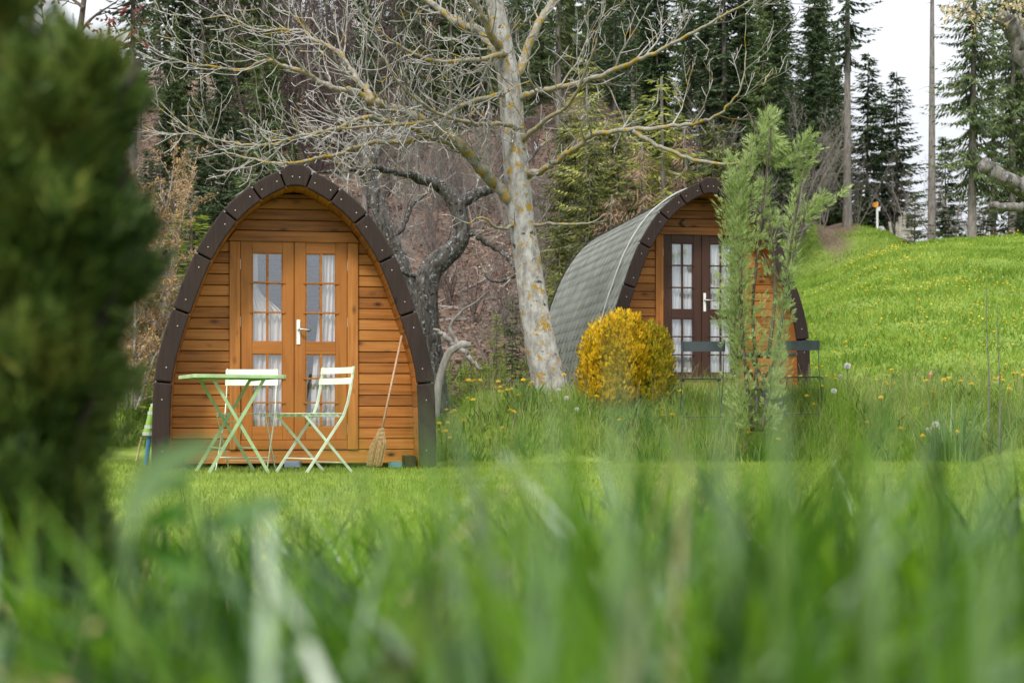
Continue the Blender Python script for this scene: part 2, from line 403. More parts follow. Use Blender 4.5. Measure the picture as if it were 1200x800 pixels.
# ------------------------------------------------------------------ ground
def ground_mat():
    m, nt = new_mat('ground_cover')
    out = N(nt, 'ShaderNodeOutputMaterial'); pb = N(nt, 'ShaderNodeBsdfPrincipled')
    at = N(nt, 'ShaderNodeAttribute', attribute_name='litter'); geo = N(nt, 'ShaderNodeNewGeometry')
    def noise(s, d=5, r=.6):
        n = N(nt, 'ShaderNodeTexNoise'); n.inputs['Scale'].default_value = s; n.inputs['Detail'].default_value = d; n.inputs['Roughness'].default_value = r
        lnk(nt, geo.outputs['Position'], n.inputs['Vector']); return n
    n1 = noise(.9, 6); n2 = noise(7, 6, .7); n3 = noise(34, 3)
    g = N(nt, 'ShaderNodeMath', operation='MULTIPLY_ADD'); g.inputs[1].default_value = .5; lnk(nt, n1.outputs[0], g.inputs[0])
    g2 = N(nt, 'ShaderNodeMath', operation='MULTIPLY'); g2.inputs[1].default_value = .5; lnk(nt, n2.outputs[0], g2.inputs[0]); lnk(nt, g2.outputs[0], g.inputs[2])
    gr = ramp(nt, [(.32, (.08, .12, .022)), (.5, (.15, .215, .04)), (.68, (.23, .28, .06))]); lnk(nt, g.outputs[0], gr.inputs[0])
    l = N(nt, 'ShaderNodeMath', operation='MULTIPLY_ADD'); l.inputs[1].default_value = .55; lnk(nt, n2.outputs[0], l.inputs[0])
    l2 = N(nt, 'ShaderNodeMath', operation='MULTIPLY'); l2.inputs[1].default_value = .45; lnk(nt, n3.outputs[0], l2.inputs[0]); lnk(nt, l2.outputs[0], l.inputs[2])
    lr = ramp(nt, [(.33, (.05, .034, .025)), (.47, (.125, .086, .066)), (.62, (.20, .143, .112)), (.75, (.30, .235, .19))]); lnk(nt, l.outputs[0], lr.inputs[0])
    fz = N(nt, 'ShaderNodeMath', operation='MULTIPLY_ADD'); fz.inputs[1].default_value = .9; fz.inputs[2].default_value = -.45; lnk(nt, n2.outputs[0], fz.inputs[0])
    fa = N(nt, 'ShaderNodeMath', operation='ADD', use_clamp=True); lnk(nt, at.outputs['Fac'], fa.inputs[0]); lnk(nt, fz.outputs[0], fa.inputs[1])
    fr = ramp(nt, [(.4, (0, 0, 0)), (.6, (1, 1, 1))]); lnk(nt, fa.outputs[0], fr.inputs[0])
    mx = N(nt, 'ShaderNodeMix', data_type='RGBA'); lnk(nt, fr.outputs[0], mx.inputs[0]); lnk(nt, gr.outputs[0], mx.inputs[6]); lnk(nt, lr.outputs[0], mx.inputs[7])
    at2 = N(nt, 'ShaderNodeAttribute', attribute_name='grass_shade'); mx2 = N(nt, 'ShaderNodeMix', data_type='RGBA'); lnk(nt, at2.outputs['Fac'], mx2.inputs[0]); lnk(nt, mx.outputs[2], mx2.inputs[6]); mx2.inputs[7].default_value = (.022, .030, .008, 1)
    lnk(nt, mx2.outputs[2], pb.inputs['Base Color']); pb.inputs['Roughness'].default_value = .95; pb.inputs['Specular IOR Level'].default_value = .1
    b = N(nt, 'ShaderNodeBump'); b.inputs['Strength'].default_value = .6; b.inputs['Distance'].default_value = .07; lnk(nt, n2.outputs[0], b.inputs['Height']); lnk(nt, b.outputs[0], pb.inputs['Normal'])
    lnk(nt, pb.outputs[0], out.inputs[0]); return m

def litter_amount(x, y):
    u = x / np.maximum(y, 1) * F + 600
    left = smooth(20.5, 23, y) * (1 - smooth(700, 800, u)) + smooth(20, 24, y) * smooth(690, 720, u) * (1 - smooth(860, 905, u))
    wood_floor = smooth(60.5, 63, y)
    knoll = .52 * np.exp(-((u - 985) / 30) ** 2) * smooth(49, 55, y) + .42 * smooth(57, 60, y) * (u > 900)
    path = .55 * np.exp(-((u - 968) / 14) ** 2) * smooth(54, 57, y)
    return np.clip(left + wood_floor + knoll + path, 0, 1) * (y > 15)

ys = np.concatenate([np.linspace(-400, -12, 9), np.linspace(-8, 2.6, 6), np.linspace(3, 12, 14), np.linspace(12.5, 30, 110), np.linspace(30.3, 70, 150), np.linspace(72, 110, 14), np.linspace(125, 500, 8)])
xs = np.concatenate([np.linspace(-400, -45, 9), np.linspace(-40, -12, 46), np.linspace(-11.8, 12, 140), np.linspace(12.3, 34, 60), np.linspace(40, 400, 10)])
X, Yg = np.meshgrid(xs, ys)
Z = terrain(X, Yg); Z = Z - .012
nx, ny = len(xs), len(ys)
idx = np.arange(nx * ny).reshape(ny, nx)
Fg = np.stack([idx[:-1, :-1], idx[:-1, 1:], idx[1:, 1:], idx[1:, :-1]], -1).reshape(-1, 4)
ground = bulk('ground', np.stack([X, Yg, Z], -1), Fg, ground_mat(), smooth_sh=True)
cb_ = ground.data.attributes.new('grass_shade', 'FLOAT', 'POINT'); cb_.data.foreach_set('value', (1 - smooth(3.0, 4.2, Yg)).astype(np.float32).ravel())  # near ground darkened in its colour to stand for shade beneath the long grass
ca = ground.data.attributes.new('litter', 'FLOAT', 'POINT'); ca.data.foreach_set('value', litter_amount(X, Yg).astype(np.float32).ravel())
tag(ground, kind='structure')

# ------------------------------------------------------------------ pods
PROF = [(1.165, -.05), (1.165, 0), (1.16, .35), (1.145, .72), (1.095, 1.0), (.995, 1.32), (.815, 1.78), (.585, 2.14), (.36, 2.345), (.15, 2.465), (0, 2.50)]
def catmull(pts, n):
    pts = [np.array(p, float) for p in pts]; out = []
    ext = [2 * pts[0] - pts[1]] + pts + [pts[-1] * np.array([-1, 1]) + np.array([0, 0]) if False else np.array([-pts[-2][0], pts[-2][1]])]
    for i in range(1, len(ext) - 2):
        p0, p1, p2, p3 = ext[i - 1:i + 3]
        for k in range(n):
            t = k / n
            out.append(.5 * ((2 * p1) + (-p0 + p2) * t + (2 * p0 - 5 * p1 + 4 * p2 - p3) * t * t + (-p0 + 3 * p1 - 3 * p2 + p3) * t ** 3))
    out.append(pts[-1]); return np.array(out)
CURVE = catmull(PROF, 12)                       # right half, bottom to apex
full = np.concatenate([CURVE, (CURVE[:-1] * [-1, 1])[::-1]])
# even resample
seg = np.concatenate([[0], np.cumsum(np.linalg.norm(np.diff(full, axis=0), axis=1))])
ARC = seg[-1]
def prof(s, off=0.0):
    """point at arc length s (right foot over the apex to left foot), moved outwards by off"""
    s = np.asarray(s, float)
    p = np.stack([np.interp(s, seg, full[:, 0]), np.interp(s, seg, full[:, 1])], -1)
    e = .03
    a = np.stack([np.interp(s - e, seg, full[:, 0]), np.interp(s - e, seg, full[:, 1])], -1)
    b = np.stack([np.interp(s + e, seg, full[:, 0]), np.interp(s + e, seg, full[:, 1])], -1)
    d = unit(b - a); nrm = np.stack([d[..., 1], -d[..., 0]], -1)
    return p + nrm * off
def s_at(z):
    return float(np.interp(z, CURVE[:, 1], seg[:len(CURVE)]))
def half_width(z, off):
    s = np.linspace(0, ARC / 2, 200); q = prof(s, off); o = np.argsort(q[:, 1])
    return float(np.interp(z, q[o, 1], q[o, 0]))
APEX = ARC / 2
LEN = 4.8
YW = .38                                        # wall face behind the arch front
BREAKS = [s_at(0.0), s_at(.725), s_at(1.325), s_at(1.79), s_at(2.14), s_at(2.345), APEX - .135]

def arch_boards(pod, y0, y1, screws=True):
    segs_ = []
    for i in range(6):
        segs_.append((BREAKS[i] + .006, BREAKS[i + 1] - .006)); segs_.append((ARC - BREAKS[i + 1] + .006, ARC - BREAKS[i] - .006))
    segs_.append((APEX - .129, APEX + .129))
    for (a, b) in segs_:
        mb = MB(); key = b - a < .27 and a < APEX < b
        s = np.linspace(a, b, 7); o = prof(s, .022); inn = prof(s, -.127)
        if key:
            o = np.array([o[0], o[0] * .55 + np.array([0, 2.535]) * .45, (-.035, 2.548), (.035, 2.548), o[-1]]) if False else np.array([o[0], (.055, 2.553), (-.055, 2.553), o[-1]])
        mb.prism([tuple(p) for p in o] + [tuple(p) for p in inn[::-1]], y0, y1)
        nv = len(mb.f)
        if screws:
            mb.mi = 1
            for t in (.2, .8):
                c = prof(a + (b - a) * (t if not key else (.36 if t < .5 else .64)), -.055 + rng.uniform(-.01, .01))
                r = .0055; k = 8
                vs = [(c[0] + r * math.cos(q), y0 - .002, c[1] + r * math.sin(q)) for q in np.linspace(0, 2 * math.pi, k, endpoint=False)] + [(c[0], y0 - .006, c[1])]
                mb.add(vs, [(i, (i + 1) % k, k) for i in range(k)])
        mb.build('arch_board', [M_arch, M_screw], pod, bevel=.012, seg=2)

def shingles():
    base = MB()
    V = []; Fs = []
    row = .135; tab = .24; n = 0
    ys_ = (.06, LEN - .06)
    for side in (0, 1):
        nr = int((APEX - .05) / row)
        for i in range(nr + 1):
            s0 = .05 + i * row
            off = (i % 2) * tab / 2
            j0 = ys_[0] - off
            while j0 < ys_[1]:
                a, b = max(j0 + .005, ys_[0]), min(j0 + tab - .005, ys_[1])
                if b - a > .05:
                    c = .07
                    pts = [(a, .2), (a, .06), (min(a + c, b), 0), (max(b - c, a), 0), (b, .06), (b, .2)]
                    lift = rng.uniform(.005, .009)
                    for (yy, ds) in pts:
                        s = min(s0 + ds, APEX)
                        q = prof(s if side == 0 else ARC - s, .004 + lift * (1 - ds / .2) - (.0))
                        V.append((q[0], yy, q[1]))
                    Fs.append(tuple(range(n, n + 6)) if side == 1 else tuple(range(n + 5, n - 1, -1))); n += 6
                j0 += tab
    base.add(V, Fs)
    # ridge caps
    y = .06
    while y < LEN - .1:
        b = min(y + .3, LEN - .06)
        q = [prof(APEX + t, .016) for t in (-.12, 0, .12)]; 
        base.add([(p[0], y, p[1] + .012) for p in q] + [(p[0], b, p[1]) for p in q], [(0, 1, 4, 3), (1, 2, 5, 4)])
        y += .24
    return base

def strip_sheet(s_list, off, ya, yb, flip=False):
    mb = MB(); pts = [prof(s, off) for s in s_list]; n = len(pts)
    fs = [(i, i + 1, n + i + 1, n + i) for i in range(n - 1)]
    if flip: fs = [f[::-1] for f in fs]
    mb.add([(p[0], ya, p[1]) for p in pts] + [(p[0], yb, p[1]) for p in pts], fs); return mb

def wall_boards(mb, yf, door=True, z_lo=.03):
    """weatherboards clipped to the arch; the door opening is left free"""
    def piece(za, zb, xa0, xb0, xa1, xb1, yy):      # trapezoid, lower and upper x range
        g = .0042
        mb.prism([(xa0, za + g), (xb0, za + g), (xb1, zb - g), (xa1, zb - g)], yy, yy + .02)
        mb.prism([(xa0, za), (xb0, za), (xb1, zb), (xa1, zb)], yy + .0205, yy + .032)
    rows = [(z_lo, .15)] + [(.15 + k * .094, .15 + (k + 1) * .094) for k in range(19)]
    z = .15 + 19 * .094
    while z < 2.33: rows.append((z, min(z + .094, 2.352))); z += .094
    for (za, zb) in rows:
        w0, w1 = half_width(za, -.128), half_width(zb, -.128)
        if w1 < .05: continue
        if door and za >= .149 and zb <= 1.95:
            for sg in (1, -1):
                a = sorted([sg * .552, sg * w0]); b = sorted([sg * .552, sg * w1])
                if w1 > .57: piece(za, zb, a[0], a[1], b[0], b[1], yf)
        elif door and 1.93 < za < 2.0:              # lintel board, stands a little proud
            mb.prism([(-w0 + .01, za + .003), (w0 - .01, za + .003), (w1 - .01, zb - .002), (-w1 + .01, zb - .002)], yf - .012, yf + .028)
        else: piece(za, zb, -w0, w0, -w1, w1, yf)

def door_leaf(pod, x0, x1, mats, handle_side, hinge_x):
    """one glazed leaf: frame, two glazed fields of six panes, hardware"""
    mv, mh = mats
    yf = YW + .004; yb = yf + .045; st = .098
    root = MB()
    d = bpy.data.objects.new('door', None); d.empty_display_size = .1; link(d, pod)
    for xa in (x0, x1 - st): root = MB(); root.box(xa, xa + st, yf, yb, .235, 1.942); root.build('door_stile', mv, d, bevel=.004)
    for za, zb in ((.235, .346), (.973, 1.076), (1.842, 1.942)):
        rl = MB(); rl.box(x0 + st, x1 - st, yf + .001, yb - .001, za, zb); rl.build('door_rail', mh, d, bevel=.003)
    gx0, gx1 = x0 + st, x1 - st; gm = (gx0 + gx1) / 2
    for za, zb in ((.346, .973), (1.076, 1.842)):
        g = MB(); g.box(gx0 + .001, gx1 - .001, yf + .02, yf + .024, za + .001, zb - .001); g.build('window_pane', M_glass, d)
        b = MB()
        nr = 3
        ext = .022
        for k in range(1, nr):
            zz = za + (zb - za) * k / nr
            b.box(gx0 - ext, gx1 + ext, yf - .009, yf - .0005, zz - .008, zz + .006)
            b.box(gx0, gx1, yf - .0003, yf + .018, zz - .008, zz + .006)
        zs = [za + (zb - za) * k / nr for k in range(nr + 1)]
        for k in range(nr): b.box(gm - .011, gm + .011, yf + .002, yf + .0185, zs[k] + (.0065 if k else 0), zs[k + 1] - (.0085 if k < nr - 1 else 0))
        # thin beads round the glass
        b.box(gx0, gx0 + .008, yf + .006, yf + .019, za, zb); b.box(gx1 - .008, gx1, yf + .006, yf + .019, za, zb)
        b.box(gx0 + .008, gx1 - .008, yf + .006, yf + .019, zb - .008, zb); b.box(gx0 + .008, gx1 - .008, yf + .006, yf + .019, za, za + .008)
        b.build('glazing_bars', mh, d)
    for zz in (.33, 1.25, 1.74):
        h = MB(); h.tube([(hinge_x, yf - .008, zz - .042), (hinge_x, yf - .008, zz + .042)], .0085, 8)
        h.tube([(hinge_x, yf - .008, zz - .05), (hinge_x, yf - .008, zz + .05)], .005, 6)
        h.build('hinge', M_steel, d, smooth_sh=False)
    if handle_side:
        hx = x0 + .034 if handle_side < 0 else x1 - .034
        h = MB(); h.box(hx - .016, hx + .016, yf - .009, yf - .0005, 1.055, 1.27)
        h.build('handle_plate', M_white, d, bevel=.006, seg=2)
        l = MB(); zc = 1.185; 
        l.tube([(hx, yf - .009, zc), (hx, yf - .045, zc)], .009, 8)
        l.tube([(hx, yf - .045, zc), (hx + .02, yf - .052, zc), (hx + .07, yf - .052, zc - .004), (hx + .105, yf - .048, zc - .008)], [.009, .0095, .0085, .007], 8)
        l.build('handle', M_steel, d, smooth_sh=True)
    return d

def make_pod(label, loc, theta, doormats, chevron=False):
    pod = thing('wooden_pod', label, 'cabin', loc, theta)
    arch_boards(pod, 0, .045)
    arch_boards(pod, LEN - .05, LEN, False)
    sl = np.linspace(0.0, ARC, 90)
    sh = shingles(); 
    roof = sh.build('roof', M_shingle, pod)
    strip_sheet(sl, -.012, .047, LEN - .052).build('roof_deck', M_felt, roof)
    # galvanised edge along the front of the roof, then the pale bead further back
    m = MB()
    for a, b in zip(sl[:-1], sl[1:]):
        p0, p1 = prof(a, .001), prof(b, .001); q0, q1 = prof(a, .0145), prof(b, .0145)
        m.add([(p0[0], .05, p0[1]), (p1[0], .05, p1[1]), (q1[0], .05, q1[1]), (q0[0], .05, q0[1]), (q0[0], .066, q0[1]), (q1[0], .066, q1[1]), (p0[0], .066, p0[1]), (p1[0], .066, p1[1])], [(0, 1, 2, 3), (3, 2, 5, 4), (4, 5, 7, 6)])
    m.build('roof_edge_strip', plain('galvanised_edge', (.44, .44, .42), .4, .5) if 'galvanised_edge' not in bpy.data.materials else bpy.data.materials['galvanised_edge'], roof)
    m = MB(); pts = [prof(s, .026) for s in sl]; m.tube([(p[0], .62, p[1]) for p in pts], .010, 6); m.build('roof_bead', bpy.data.materials['galvanised_edge'], roof)
    # lining boards under the overhang and inside
    m = MB(); ns = 44; e = np.linspace(0.03, ARC - .03, ns + 1)
    for a, b in zip(e[:-1], e[1:]):
        p = [prof(a + .002, -.128), prof(b - .002, -.128), prof(b - .002, -.11), prof(a + .002, -.11)]
        m.prism([tuple(q) for q in p], .0465, LEN - .055)
    m.build('lining', M_lin, pod)
    wm = MB(); wall_boards(wm, YW); wm.build('wall', M_side, pod, bevel=.0025)
    rm = MB(); wall_boards(rm, LEN - .4, False); rm.build('rear_wall', M_side, pod)
    fm = MB(); fm.box(-1.0, 1.0, YW + .034, LEN - .41, .05, .145); fm.build('floor_deck', M_lin, pod)
    for xa in (-.551, .458): c = MB(); c.box(xa, xa + .093, YW - .018, YW + .03, .15, 1.935); c.build('door_casing', M_vert, pod, bevel=.004)
    c = MB(); c.box(-.457, .457, YW - .012, YW + .05, .152, .232); c.build('door_sill', doormats[1] if doormats[0] is M_door else M_side, pod, bevel=.003)
    door_leaf(pod, -.456, -.002, doormats, 0, -.462)
    door_leaf(pod, .002, .456, doormats, -1, .462)
    for sg in (-1, 1):
        b = MB(); b.box(min(sg * .93, sg * 1.02), max(sg * .93, sg * 1.02), .06, YW - .02, .0, .10); b.build('bearer', M_arch, pod, bevel=.004)
    if chevron:
        m = MB(); cx, cz, yy = -.235, 2.075, YW - .0165
        for sg in (1, -1): m.bar((cx - .028, yy + .0015 * sg, cz), (cx + .03, yy + .0015 * sg, cz + sg * .05), .024, .003, (0, 0, 1))
        m.build('arrow_mark', M_dark, pod)
    return pod

def curtain(pod, edge_l, edge_r, z0, z1, label, group, folds=9, amp=.014, mat=None, y=YW + .058):
    """hanging cloth between two edge functions of height, as a world object at the pod"""
    nu, nv = 40, 24; V = []; Fs = []
    for j in range(nv + 1):
        z = z0 + (z1 - z0) * j / nv; a, b = edge_l(z), edge_r(z)
        for i in range(nu + 1):
            t = i / nu
            V.append((a + (b - a) * t, y + amp * math.sin(t * folds * 6.28 + .6 * math.sin(z * 3)) + amp * .4 * math.sin(t * folds * 14 + z * 2), z))
    for j in range(nv):
        for i in range(nu): k = j * (nu + 1) + i; Fs.append((k, k + 1, k + nu + 2, k + nu + 1))
    mb = MB(); mb.add(V, Fs); o = mb.build('curtain', mat or M_curt, None, smooth_sh=True)
    o.location = pod.location; o.rotation_euler = pod.rotation_euler
    return tag(o, label, 'curtain', group)

podA = make_pod('timber pod cabin with orange-brown glazed double doors behind the mint green bistro table', (-1.811, 13.6, 0.0), R(10), (M_door, M_doorx))
podB = make_pod('timber pod cabin with dark red-brown doors and grey shingle roof behind the golden bush', (2.256, 18.4, .60), R(9), (M_red, M_redx), True)
curtain(podA, lambda z: -.37, lambda z: -.30 + .20 * float(smooth(1.62, 1.30, np.array(z))) if False else -.31 + .22 * float(1 - smooth(1.30, 1.55, np.array(z))), .3, 1.88,
        'pale pink curtain sagging across the door leaf without a handle of the orange-brown cabin', 'curtains of the orange-brown cabin', 6)
curtain(podA, lambda z: .245 - .10 * float(1 - smooth(.5, 1.8, np.array(z))), lambda z: .37, .3, 1.88,
        'pale pink curtain hanging at the hinge side of the orange-brown door with the handle', 'curtains of the orange-brown cabin', 4)
curtain(podB, lambda z: -.40, lambda z: -.06, .3, 1.88, 'white curtain behind the dark red-brown door leaf nearer the golden bush', 'curtains of the red-brown cabin', 7, .012, M_curtw)
curtain(podB, lambda z: .06, lambda z: .40, .3, 1.88, 'white curtain behind the dark red-brown door leaf with the handle', 'curtains of the red-brown cabin', 7, .012, M_curtw)

# ------------------------------------------------------------------ bistro furniture
def bistro_table(label, loc, rot, mat, lx=.70, ly=.57, h=.755, group=None):
    t = thing('bistro_table', label, 'table', loc, rot, group)
    m = MB(); ch = .025
    poly = [(-lx / 2 + ch, -ly / 2), (lx / 2 - ch, -ly / 2), (lx / 2, -ly / 2 + ch), (lx / 2, ly / 2 - ch), (lx / 2 - ch, ly / 2), (-lx / 2 + ch, ly / 2), (-lx / 2, ly / 2 - ch), (-lx / 2, -ly / 2 + ch)]
    n = len(poly); 
    def ring(k, z): return [(p[0] * k, p[1] * k, z) for p in poly]
    vs = ring(1, h) + ring(1.004, h - .004) + ring(1.004, h - .026) + ring(.985, h - .026) + ring(.985, h - .006)
    fs = [tuple(range(n))] + [tuple(reversed(range(4 * n, 5 * n)))]
    for a in range(4): fs += [(a * n + i, a * n + n + i, a * n + n + (i + 1) % n, a * n + (i + 1) % n) for i in range(n)]
    m.add(vs, fs); m.build('tabletop', mat, t)
    for sy in (-1, 1):
        y = sy * (ly / 2 - .065)
        for sx in (-1, 1):
            b = MB(); yy = y + sx * .006
            b.bar((-sx * .20, yy, h - .028), (sx * .235, yy, .0), .024, .007, (1, 0, 0)); b.build('leg', mat, t)
    def cross(x, z, rr, e): c = MB(); c.tube([(x, -ly / 2 + e, z), (x, ly / 2 - e, z)], rr, 6); c.build('crossbar', mat, t)
    for sx in (-1, 1):
        z = .19; cross(sx * (.235 - (.435) * z / (h - .028)), z, .006, .06); cross(sx * .2, h - .034, .007, .05)
    cross(.017, .393, .005, .06); return t

def bistro_chair(label, loc, rot, mat, slats=2, group=None, h=.83):
    """folding slatted chair; its front is local -y"""
    t = thing('bistro_chair', label, 'chair', loc, rot, group); wd = .205
    for sx in (-1, 1):
        b = MB(); x = sx * wd
        pts = [(-.215, 0), (-.02, .245), (.135, .44), (.175, .54), (.205, .66), (.235, h)]
        for i in range(len(pts) - 1): b.bar((x, *pts[i]), (x, *pts[i + 1]), .022, .006, (0, 1, 0))
        b.build('back_leg_bar', mat, t)
        b = MB(); x = sx * (wd - .012); b.bar((x, -.215, .44), (x, .225, 0), .022, .006, (0, 1, 0)); b.build('leg', mat, t)
    s = MB()
    for sx in (-1, 1): s.bar((sx * (wd - .022), -.225, .443), (sx * (wd - .022), .14, .438), .02, .006, (0, 0, 1))
    for k in range(6):
        y = -.215 + k * .066; s.box(-wd + .005, wd - .005, y - .025, y + .025, .4545, .461)
    s.build('seat', mat, t, bevel=.002)
    for k in range(slats):
        b = MB()
        zc = h - .03 - k * .085 if slats > 1 else h - .055; hh = .024 if slats > 1 else .05
        n = 8; V = []; 
        for i in range(n + 1):
            u = -1 + 2 * i / n; x = u * (wd + .012); off = -.018 * (1 - u * u) * -1
            yb = .175 + (zc - .54) * .2 + off - .012
            for (dz, dy) in ((-hh, 0), (hh, .008), (hh, .014), (-hh, .006)): V.append((x, yb + dy, zc + dz))
        Fs = [(0, 1, 2, 3), tuple(n * 4 + q for q in (3, 2, 1, 0))]
        for i in range(n):
            for q in range(4): Fs.append((i * 4 + q, i * 4 + 4 + q, i * 4 + 4 + (q + 1) % 4, i * 4 + (q + 1) % 4))
        b.add(V, Fs); b.build('backrest_slat', mat, t)
    for y_, z_ in ((-.13, .107), (.155, .073)): c = MB(); c.tube([(-wd, y_, z_), (wd, y_, z_)], .005, 6); c.build('stretcher', mat, t)
    return t

def at(px, Y): return ((px - 600) / F * Y, Y)
# table: nearest corner at px 232, long side runs right and back
a = R(22.7); cx, cy_ = at(227, 12.25)
tc_ = (cx + .36 * math.cos(a) - .30 * math.sin(a), cy_ + .36 * math.sin(a) + .30 * math.cos(a), 0)
bistro_table('mint green folding bistro table in front of the orange-brown cabin', tc_, a, M_mint2, .72, .60)
x, y = at(289, 13.15); bistro_chair('mint green slatted bistro chair tucked behind the mint table, facing forward', (x, y, 0), R(-2), M_mint)
x, y = at(368, 12.75); bistro_chair('mint green slatted bistro chair turned sideways in front of the glazed doors', (x, y, 0), R(-48), M_mint)
GZ = lambda x, y: T(x, y)
x, y = at(822, 16.4); bistro_chair('slate grey bistro chair with its back before the dark red-brown doors', (x, y, GZ(x, y)), R(178), M_slate, 1)
x, y = at(940, 16.9); bistro_chair('slate grey bistro chair turned outward at the corner arch of the red-brown cabin', (x, y, GZ(x, y)), R(160), M_slate, 1)
x, y = at(895, 17.1); bistro_table('small slate grey bistro table half hidden behind the juniper', (x, y, GZ(x, y) - .03), R(6), M_slate, .6, .5, .72)

# broom
def broom():
    p0 = P(441, 547, 13.72); p1 = P(447, 505, 13.75); p2 = P(471, 393, 13.955)
    p0[2] = .012
    t = thing('straw_broom', 'corn straw broom with a wooden handle leaning on the cabin boards', 'broom', tuple(p0))
    q1, q2 = Vector(p1 - p0), Vector(p2 - p0)
    h = MB(); h.tube([q1 * .95, q1 + (q2 - q1) * .5, q2], .0105, 8); h.build('handle', plain('broom_handle_wood', (.40, .25, .15), .6, 0, .2, 30), t, smooth_sh=True)
    b = MB(); r = random.Random(3)
    for i in range(260):
        a = r.uniform(0, 6.28); rr = math.sqrt(r.random())
        top = q1 + Vector((math.cos(a) * rr * .02, math.sin(a) * rr * .016, r.uniform(-.01, .03)))
        bot = Vector((-.02 + math.cos(a) * rr * .072, math.sin(a) * rr * .035, r.uniform(0, .03)))
        mid = top * .55 + bot * .45 + Vector((math.cos(a) * rr * .03, math.sin(a) * rr * .015, 0))
        b.tube([top, mid, bot], [.0028, .0028, .0018], 3, False)
    b.build('bristles', plain('broom_straw', (.36, .235, .10), .8, 0, .3, 40), t)
    k = MB()
    for z in (.0, .035, .07): 
        c = q1 + Vector((-.004 * z / .03, 0, -z + .01)); k.tube([c + Vector((0, 0, -.006)), c + Vector((0, 0, .006))], .026 + z * .25, 10)
    k.build('binding', plain('broom_twine', (.30, .22, .12), .8), t)
broom()

# tool leaning on the pod flank and the small blocks at its foot
def garden_tool():
    base = P(163, 556, 13.95); base[2] = 0.0
    t = thing('garden_tool', 'grey and green plastic tool head with blue and wooden shafts beside the cabin arch', 'tool', tuple(base))
    g = lambda px, py: Vector(P(px, py, 13.95) - base)
    m = MB(); m.tube([g(160, 540), g(166, 512)], .010, 8); m.build('wooden_shaft', plain('tool_shaft_wood', (.40, .30, .16), .6), t)
    m = MB(); m.tube([g(171, 545), g(175, 510)], .019, 8); m.build('blue_shaft', plain('blue_plastic', (.035, .16, .30), .4), t)
    grey = plain('grey_plastic', (.42, .44, .40), .4); lime = plain('lime_plastic', (.20, .34, .06), .35)
    m = MB(); m.tube([g(172.5, 511), g(173.5, 505), g(174.5, 500), g(179, 478), g(181, 473), g(182.5, 469)], [.042, .042, .034, .028, .018, .006], 10); m.build('tool_head', lime, t, smooth_sh=True)
    for (px, py, r_) in ((173, 508, .046), (174.5, 500, .038), (177.5, 484, .033), (180, 475, .026)):
        m = MB(); m.tube([g(px, py + 2), g(px, py - 2)], r_, 10); m.build('band', grey, t)
garden_tool()
x, y = at(342, 13.78)
m = MB(); m.box(-.066, .066, 0, .14, 0, .055); o = m.build('paving_block', plain('blue_grey_block', (.13, .17, .24), .7, 0, .2, 25, .2), None, bevel=.006); o.location = (x, y, .0); tag(o, 'blue-grey block under the doors of the orange-brown cabin behind the sideways chair', 'block')
x, y = at(463, 13.80)
m = MB(); m.box(-.06, .06, 0, .14, 0, .045); m.box(-.05, .05, .01, .13, .045, .05); o = m.build('paving_block', plain('teal_grey_block', (.08, .20, .22), .7, 0, .2, 25, .2), None, bevel=.006); o.location = (x, y, .0); tag(o, 'flat teal block on the grass by the broom bristles', 'block')

# ------------------------------------------------------------------ bare trees from guided limbs
def smooth_path(pts, rad, n=5):
    pts = np.array(pts, float); rad = np.array(rad, float)
    ext = np.vstack([2 * pts[0] - pts[1], pts, 2 * pts[-1] - pts[-2]]); er = np.concatenate([[rad[0]], rad, [rad[-1]]])
    o, r = [], []
    for i in range(1, len(ext) - 2):
        p0, p1, p2, p3 = ext[i - 1:i + 3]
        for k in range(n):
            t = k / n
            o.append(.5 * ((2 * p1) + (-p0 + p2) * t + (2 * p0 - 5 * p1 + 4 * p2 - p3) * t * t + (-p0 + 3 * p1 - 3 * p2 + p3) * t ** 3)); r.append(er[i] * (1 - t) + er[i + 1] * t)
    o.append(pts[-1]); r.append(rad[-1])
    return np.array(o), np.array(r)

